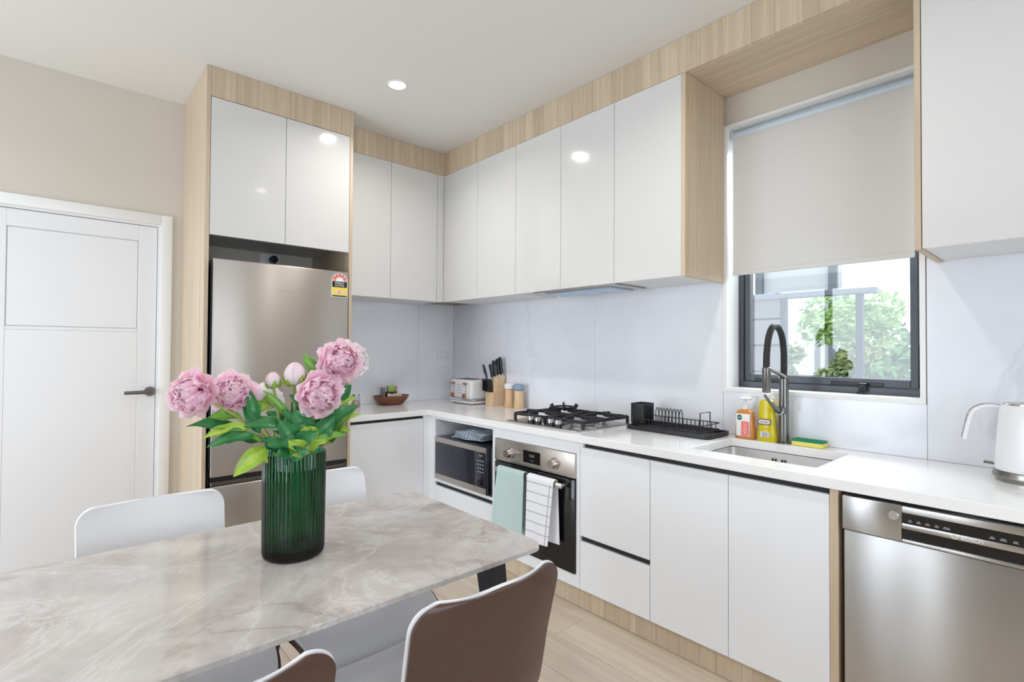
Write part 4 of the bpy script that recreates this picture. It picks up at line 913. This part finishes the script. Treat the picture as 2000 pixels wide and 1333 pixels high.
def make_chair(label, x, y, rz):
    global proto
    t = chair(label, x, y, rz)
    if proto:
        for c in proto: 
            o = c.copy(); COL.objects.link(o); o.parent = t
        return t
    proto = []
    proto.append(MB().sheet(chair_fn(.0), 64, 22, -.009).build('cushion', 'ivory', t, angle=60, local=True))
    proto.append(MB().sheet(chair_fn(-.0095, -.002), 64, 22, -.011).build('shell', 'brown', t, angle=60, local=True))
    for lx_, ly_ in LEGS:
        s_ = 1.28
        proto.append(MB().cyl((lx_*s_, ly_*s_, 0), (lx_, ly_, .405), .010, .015, 14).build('leg', 'black', t, local=True))
    proto.append(MB().box(-.17, .18, -.165, .165, .380, .392, bev=.004).build('seat_frame', 'black', t, local=True))
    return t
make_chair('white and brown chair on the far side below the door', 1.90, -2.277, 0)
make_chair('white and brown chair on the far side behind the vase', 1.90, -1.778, 0)
make_chair('brown-backed chair nearest the oven on the near side', 2.49, -1.85, math.pi)
make_chair('brown-backed chair at the bottom edge on the near side', 2.49, -2.365, math.pi)

# ------------------------------------------------------------------ vase
VX, VY, VZ = 2.167, -2.041, TZ+.0005
va = thing('glass_vase', 'dark green ribbed glass vase on the marble table', 'vase', (VX, VY, VZ))
gm = mat('green_glass', (1, 1, 1), .02, 0, Transmission_Weight=1.0, IOR=1.45)
va_ = gm.node_tree.nodes.new('ShaderNodeVolumeAbsorption'); va_.inputs[0].default_value = (.02, .64, .42, 1); va_.inputs[1].default_value = 400
gm.node_tree.links.new(va_.outputs[0], gm.node_tree.nodes['Material Output'].inputs['Volume'])
outer = [(.066, 0), (.073, .004), (.0755, .012), (.076, .05), (.077, .20), (.077, .262), (.0755, .268)]
inner = [(.0725, .268), (.071, .262), (.070, .20), (.069, .05), (.066, .024), (.05, .018)]
NS = 44*6
rings = []
for r, z in outer: rings.append([(VX+r*(1+.034*abs(math.cos(24*a))-.02)*math.cos(a), VY+r*(1+.034*abs(math.cos(24*a))-.02)*math.sin(a), VZ+z) for a in [2*math.pi*k/NS for k in range(NS)]])
for r, z in inner: rings.append([(VX+r*math.cos(a), VY+r*math.sin(a), VZ+z) for a in [2*math.pi*k/NS for k in range(NS)]])
MB().rings(rings).build('vase_body', gm, va, angle=50)

# ------------------------------------------------------------------ peonies
petal_m = attr_mat('peony_petals', .6); leaf_m = attr_mat('peony_leaf', .36)
nt, N, L, p = nodes(petal_m); tl = N.new('ShaderNodeBsdfTranslucent'); mx = N.new('ShaderNodeMixShader'); mx.inputs[0].default_value = .38
L.new(N['Color Attribute'].outputs[0], tl.inputs[0]); L.new(p.outputs[0], mx.inputs[1]); L.new(tl.outputs[0], mx.inputs[2]); L.new(mx.outputs[0], N['Material Output'].inputs['Surface'])
stem_m = mat('peony_stem', srgb(158, 172, 84), .5)
VC = Vector((3.565-VX, -2.5226-VY, 0)).normalized()          # from the vase towards the room
RT = Vector((-VC.y, VC.x, 0)); UPV = Vector((0, 0, 1))
def V3(r, h, d): return Vector((VX, VY, VZ))+RT*r+UPV*h+VC*d      # right of, above and in front of the vase foot
def set_col(b, fn):
    cl = b.bm.loops.layers.float_color.new('Col')
    return cl
def petal(bm, cl, base, M3, L, W, cup, ruff, c0, c1, rnd, nu=4, nv=5):
    ph = rnd.random()*6; ph2 = rnd.random()*6; V = []
    for i in range(nv+1):
        t = i/nv; w_ = W*(math.sin(math.pi*min(1, .12+t*.80))**.75); row = []
        for j in range(nu+1):
            s = j/nu*2-1
            e = L*(t-.10*s*s*t) + ruff*L*.12*math.sin(s*7+ph)*t*t
            z = cup*L*(t*t)*.9+cup*W*.7*s*s*t + ruff*L*.10*math.sin(s*9+ph2)*t*t
            row.append(bm.verts.new(base+M3 @ Vector((s*w_, e, z))))
        V.append(row)
    for i in range(nv):
        for j in range(nu):
            f = bm.faces.new((V[i][j], V[i][j+1], V[i+1][j+1], V[i+1][j]))
            for l, tt in zip(f.loops, (i, i, i+1, i+1)):
                k = (tt/nv)**.55; l[cl] = (*[c0[q]+(c1[q]-c0[q])*k for q in range(3)], 1)
PK0, PK1 = srgb(255, 168, 206), srgb(255, 238, 245); WH0, WH1 = srgb(255, 236, 242), srgb(255, 252, 253)
def bloom(parent, c, axis, r, seed, pale=False, name='bloom'):
    rnd = random.Random(seed); b = MB(); cl = b.bm.loops.layers.float_color.new('Col')
    ax = Vector(axis).normalized(); q = ax.to_track_quat('Z', 'Y').to_matrix()
    layers = ((10, 1.75, 1.0, .60, .25), (13, 1.42, 1.0, .50, .4), (16, 1.12, 1.0, .38, .6), (18, .86, .98, .30, .7), (17, .60, .95, .25, .8), (12, .34, .90, .21, .8), (6, .12, .80, .16, .8))
    for li, (n, el, ln, wd, ruff) in enumerate(layers):
        for k in range(n):
            a = 2*math.pi*(k+rnd.random()*.7)/n; th = el+rnd.uniform(-.13, .13)       # th: angle away from the axis
            d = Vector((math.sin(th)*math.cos(a), math.sin(th)*math.sin(a), math.cos(th)))
            side = Vector((-math.sin(a), math.cos(a), 0)); nrm_ = side.cross(d)
            nrm_ = -nrm_ if nrm_.z < 0 and th < 1.5 else nrm_
            inward = (Vector((0, 0, 1))-d*d.z)
            nn = inward.normalized() if inward.length > .05 else nrm_.normalized(); sd = d.cross(nn).normalized()
            twist = Matrix.Rotation(rnd.uniform(-.5, .5) if li > 1 else rnd.uniform(-.15, .15), 3, d)
            m3 = q @ twist @ Matrix((sd, d, nn)).transposed()
            base = Vector(c)-ax*r*.18; ln_ = ln
            if 1 <= li <= 4 and rnd.random() < .72:        # wrapping petals lie over the ball like shingles
                tl_ = math.radians(rnd.uniform(24, 50)); tin = (Vector((0, 0, 1))-d*d.z).normalized()
                dd = tin*math.cos(tl_)+d*math.sin(tl_); nn = -(d*math.cos(tl_)-tin*math.sin(tl_)); sd = dd.cross(nn).normalized()
                m3 = q @ Matrix.Rotation(rnd.uniform(-.35, .35), 3, d) @ Matrix((sd, dd, nn)).transposed()
                base = Vector(c)-ax*r*.12+(q @ d)*r*rnd.uniform(.60, .74); ln_ = ln*.52; wd = max(wd, .36)
            cj = rnd.uniform(0, .5); c0 = [x*(1-.04*cj) for x in (WH0 if pale else PK0)]; c1 = [1-(1-x)*(1+.8*rnd.random()) for x in (WH1 if pale else PK1)]
            if li == 6 and not pale: c0, c1 = srgb(244, 200, 150), srgb(250, 190, 200)
            petal(b.bm, cl, base, m3, r*ln_*rnd.uniform(.95, 1.10)*(1.10 if li > 0 else 1.12), r*wd*rnd.uniform(.8, 1.1), .38 if li < 2 else .28, ruff, c0, c1, rnd)
    return b.build(name, petal_m, parent, recalc=False, angle=180)
def bud(parent, c, axis, r, sepal, seed):
    rnd = random.Random(seed); b = MB(); cl = b.bm.loops.layers.float_color.new('Col'); ax = Vector(axis).normalized(); q = ax.to_track_quat('Z', 'Y').to_matrix()
    for li in range(2):
        for k in range(6):
            a = 2*math.pi*(k+.5*li)/6; rows = []
            for i in range(9):
                th = math.pi*(1-.96*i/8); rad = r*(1.0+.05*li+.03*math.sin(a*2)); row = []
                for j in range(5):
                    aa = a+(j/4-.5)*1.5*(1 if 0 < i < 8 else .6)
                    p = Vector((math.sin(th)*math.cos(aa)*.96, math.sin(th)*math.sin(aa)*.96, math.cos(th)*1.08+.10*max(0, math.cos(th))**3))*rad*(1+.02*j)
                    row.append(b.bm.verts.new(Vector(c)+q @ p))
                rows.append(row)
            for i in range(8):
                for j in range(4):
                    f = b.bm.faces.new((rows[i][j], rows[i][j+1], rows[i+1][j+1], rows[i+1][j]))
                    for l, tt in zip(f.loops, (i, i, i+1, i+1)): kk = tt/8; l[cl] = (*[WH1[z]*(1-kk)+(.6*WH0[z]+.4*PK1[z])*kk for z in range(3)], 1)
    b.build('bud', petal_m, parent, recalc=False, angle=180)
    for k in range(sepal):
        a = 2*math.pi*k/sepal+.4; d = q @ Vector((math.cos(a), math.sin(a), .25)); rd = q @ Vector((math.cos(a), math.sin(a), 0)); leaf(parent, Vector(c)-ax*r*1.15+rd*r*.25, Vector(c)+rd*r*(1.35 if k % 2 else 1.15)-ax*r*(.25 if k % 2 else -.2), r*.42, -ax+rd*.6, 1, seed+k, 'sepal', .12)
LG = (srgb(44, 112, 62), srgb(58, 132, 72)); LY = (srgb(136, 172, 52), srgb(172, 200, 78)); LM = (srgb(92, 148, 60), srgb(128, 176, 74))
def leaf(parent, p0, p1, w_, nrm_, kind, seed, name='leaf', sag=.10):
    rnd = random.Random(seed); p0, p1 = Vector(p0), Vector(p1); d = p1-p0; L_ = d.length; d.normalize(); n = Vector(nrm_); n = (n-d*n.dot(d)).normalized(); s_ = d.cross(n)
    c0, c1 = (LG, LY, LM)[kind]; b = MB(); cl = b.bm.loops.layers.float_color.new('Col'); V = []; ph = rnd.random()*6; nv, nu = 10, 4
    tw_ = rnd.uniform(-.35, .35)
    for i in range(nv+1):
        t = i/nv; ww = w_*max(.02, math.sin(math.pi*t**.85)**.85*(1-.15*t)); row = []
        an = tw_*t; sn = s_*math.cos(an)+n*math.sin(an); nn = n*math.cos(an)-s_*math.sin(an)
        for j in range(nu+1):
            q = j/nu*2-1
            row.append(b.bm.verts.new(p0+d*L_*t+sn*q*ww+nn*(abs(q)*ww*.5+L_*sag*math.sin(math.pi*t)+ww*.22*math.sin(t*11+ph+q)*abs(q))))
        V.append(row)
    for i in range(nv):
        for j in range(nu):
            f = b.bm.faces.new((V[i][j], V[i][j+1], V[i+1][j+1], V[i+1][j])); k = rnd.random()*.6
            for l in f.loops: 
                jj = min(range(nu+1), key=lambda z: min((l.vert.co-V[i][z].co).length, (l.vert.co-V[i+1][z].co).length)); kk = (1.1 if jj == nu//2 else .25)+.35*math.sin(i*1.3+ph)*rnd.random()
                l[cl] = (*[c0[z]+(c1[z]-c0[z])*kk for z in range(3)], 1)
    o = b.build(name, leaf_m, parent, recalc=False, angle=180); return o
def stem(parent, p0, p1, bend, r=.0034):
    p0, p1 = Vector(p0), Vector(p1); ctr = Vector((VX, VY, VZ+.285)); d = Vector((p1.x-VX, p1.y-VY, 0)); ex = ctr+d.normalized()*min(.052, d.length*.6)
    P = smooth([p0, p0.lerp(ex, .6), ex, ex.lerp(p1, .5)+Vector((0, 0, .012)), p1], 5); MB().tube(P, r, 8).build('stem', stem_m, parent)
# picture offsets measured on the plane through the vase: (right, up) in metres
def uv(u, v, d=0.):
    k = 1-d/1.47
    return V3((u-573)*.00121*k, 1.271-(v-680)*.00134*k-VZ, d)
def peony(label, head, axis, r, foot, leaves, pale=False, budlike=0, seed=0, bend=(0, 0, 0)):
    f = V3(*foot); t = thing('peony', label, 'flower', f, 'artificial peonies in the vase')
    ax = (RT*axis[0]+UPV*axis[1]+VC*axis[2]).normalized(); c = uv(*head)
    if budlike: bud(t, c, ax, r, budlike, seed)
    else: bloom(t, c, ax, r, seed, pale)
    stem(t, f, c-ax*r*(1.0 if budlike else .12), RT*bend[0]+UPV*bend[1]+VC*bend[2])
    if not budlike:
        for k in range(4):
            a = k*1.6+.3; q = ax.to_track_quat('Z', 'Y').to_matrix(); d = q @ Vector((math.cos(a), math.sin(a), -.25)); leaf(t, c-ax*r*.30, c-ax*r*.30+d*r*.62, r*.20, -ax, 1, seed+k, 'sepal', .05)
    for i, (a, b_, w_, kind, n) in enumerate(leaves):
        leaf(t, uv(*a), uv(*b_), w_*1.22, RT*n[0]+UPV*n[1]+VC*n[2], kind, seed*10+i)
U_, F_, UF = (0, 1, .3), (0, .25, 1), (0, .8, .6)
peony('pink peony furthest left, leaning out over the table', (383, 766, .05), (-.45, .15, .85), .053, (-.03, .03, .02),
      [((470, 840, .03), (368, 826, .03), .016, 0, UF), ((485, 835, .05), (396, 852, .06), .017, 1, UF), ((495, 850, .06), (406, 866, .08), .018, 0, UF), ((470, 815, .02), (405, 812, .02), .016, 2, UF), ((515, 862, .02), (440, 862, .03), .018, 0, UF), ((505, 845, .03), (470, 790, .02), .013, 0, F_)], seed=11, bend=(-.0, -.01, 0))
peony('pink peony second from the left, facing forward', (452, 766, .0), (-.05, .30, .9), .051, (-.02, .03, -.01),
      [((520, 872, .06), (455, 925, .09), .020, 1, F_), ((512, 865, .05), (438, 838, .05), .010, 2, UF), ((500, 870, .03), (520, 905, .06), .011, 1, F_), ((540, 885, .07), (505, 855, .06), .020, 0, UF), ((545, 850, .0), (500, 812, .0), .016, 2, UF)], seed=12)
peony('pale peony turned away with its green calyx showing', (511, 784, -.03), (-.1, .25, -.95), .043, (-.01, .03, -.03),
      [((500, 830, .03), (478, 755, .01), .013, 0, F_), ((560, 842, .03), (470, 830, .05), .017, 0, UF), ((575, 870, .06), (540, 820, .05), .019, 0, F_), ((550, 830, -.01), (515, 805, -.02), .015, 0, UF)], pale=True, seed=13)
peony('small white bud with green sepals left of centre', (528, 744, .01), (-.1, 1, .1), .017, (0, .03, 0),
      [((565, 820, .01), (508, 762, .02), .010, 2, F_), ((590, 860, .04), (548, 800, .03), .017, 0, F_)], budlike=7, seed=14)
peony('pale pink closed bud in the middle of the bunch', (571, 733, .03), (0, 1, .15), .025, (.01, .03, .01),
      [((600, 850, .05), (570, 800, .04), .018, 0, F_), ((610, 800, .03), (560, 772, .03), .013, 0, F_), ((575, 868, .07), (622, 848, .09), .018, 0, F_), ((585, 845, .0), (565, 785, -.01), .016, 0, F_), ((600, 890, .085), (560, 862, .08), .020, 1, F_)], budlike=5, seed=15)
peony('pink peony lowest on the right, facing forward', (622, 772, .06), (.20, -.05, .95), .054, (.01, .03, .02),
      [((625, 855, .04), (706, 797, .04), .022, 0, UF), ((640, 862, .05), (700, 805, .02), .016, 1, UF), ((612, 880, .07), (682, 858, .08), .017, 2, UF), ((625, 850, .03), (676, 832, .05), .021, 0, F_), ((605, 870, .05), (655, 818, .05), .022, 0, F_), ((600, 885, .08), (648, 872, .09), .016, 1, UF), ((632, 872, .05), (676, 852, .04), .020, 2, UF)], seed=16)
peony('pink peony highest on the right', (664, 707, .02), (.22, .10, .95), .055, (.02, .03, 0),
      [((622, 740, 0), (588, 690, .0), .014, 2, F_), ((655, 790, -.01), (690, 755, -.02), .016, 0, F_), ((660, 800, -.02), (700, 782, -.03), .014, 1, UF), ((640, 840, .0), (715, 818, .0), .013, 1, UF), ((615, 840, -.02), (650, 800, -.03), .018, 0, F_), ((600, 850, -.02), (610, 790, -.03), .016, 0, F_)], seed=17)
peony('white peony partly hidden behind the highest pink one', (688, 704, -.045), (.6, .15, .6), .048, (.03, .03, -.02),
      [((610, 870, .06), (590, 832, .05), .022, 1, F_), ((590, 885, .075), (512, 872, .08), .024, 0, UF), ((560, 890, .08), (602, 884, .095), .017, 0, F_), ((650, 858, .02), (690, 848, .03), .015, 1, UF), ((585, 860, .04), (608, 815, .04), .020, 0, F_), ((570, 885, .08), (535, 892, .10), .018, 0, UF)], pale=True, seed=18)
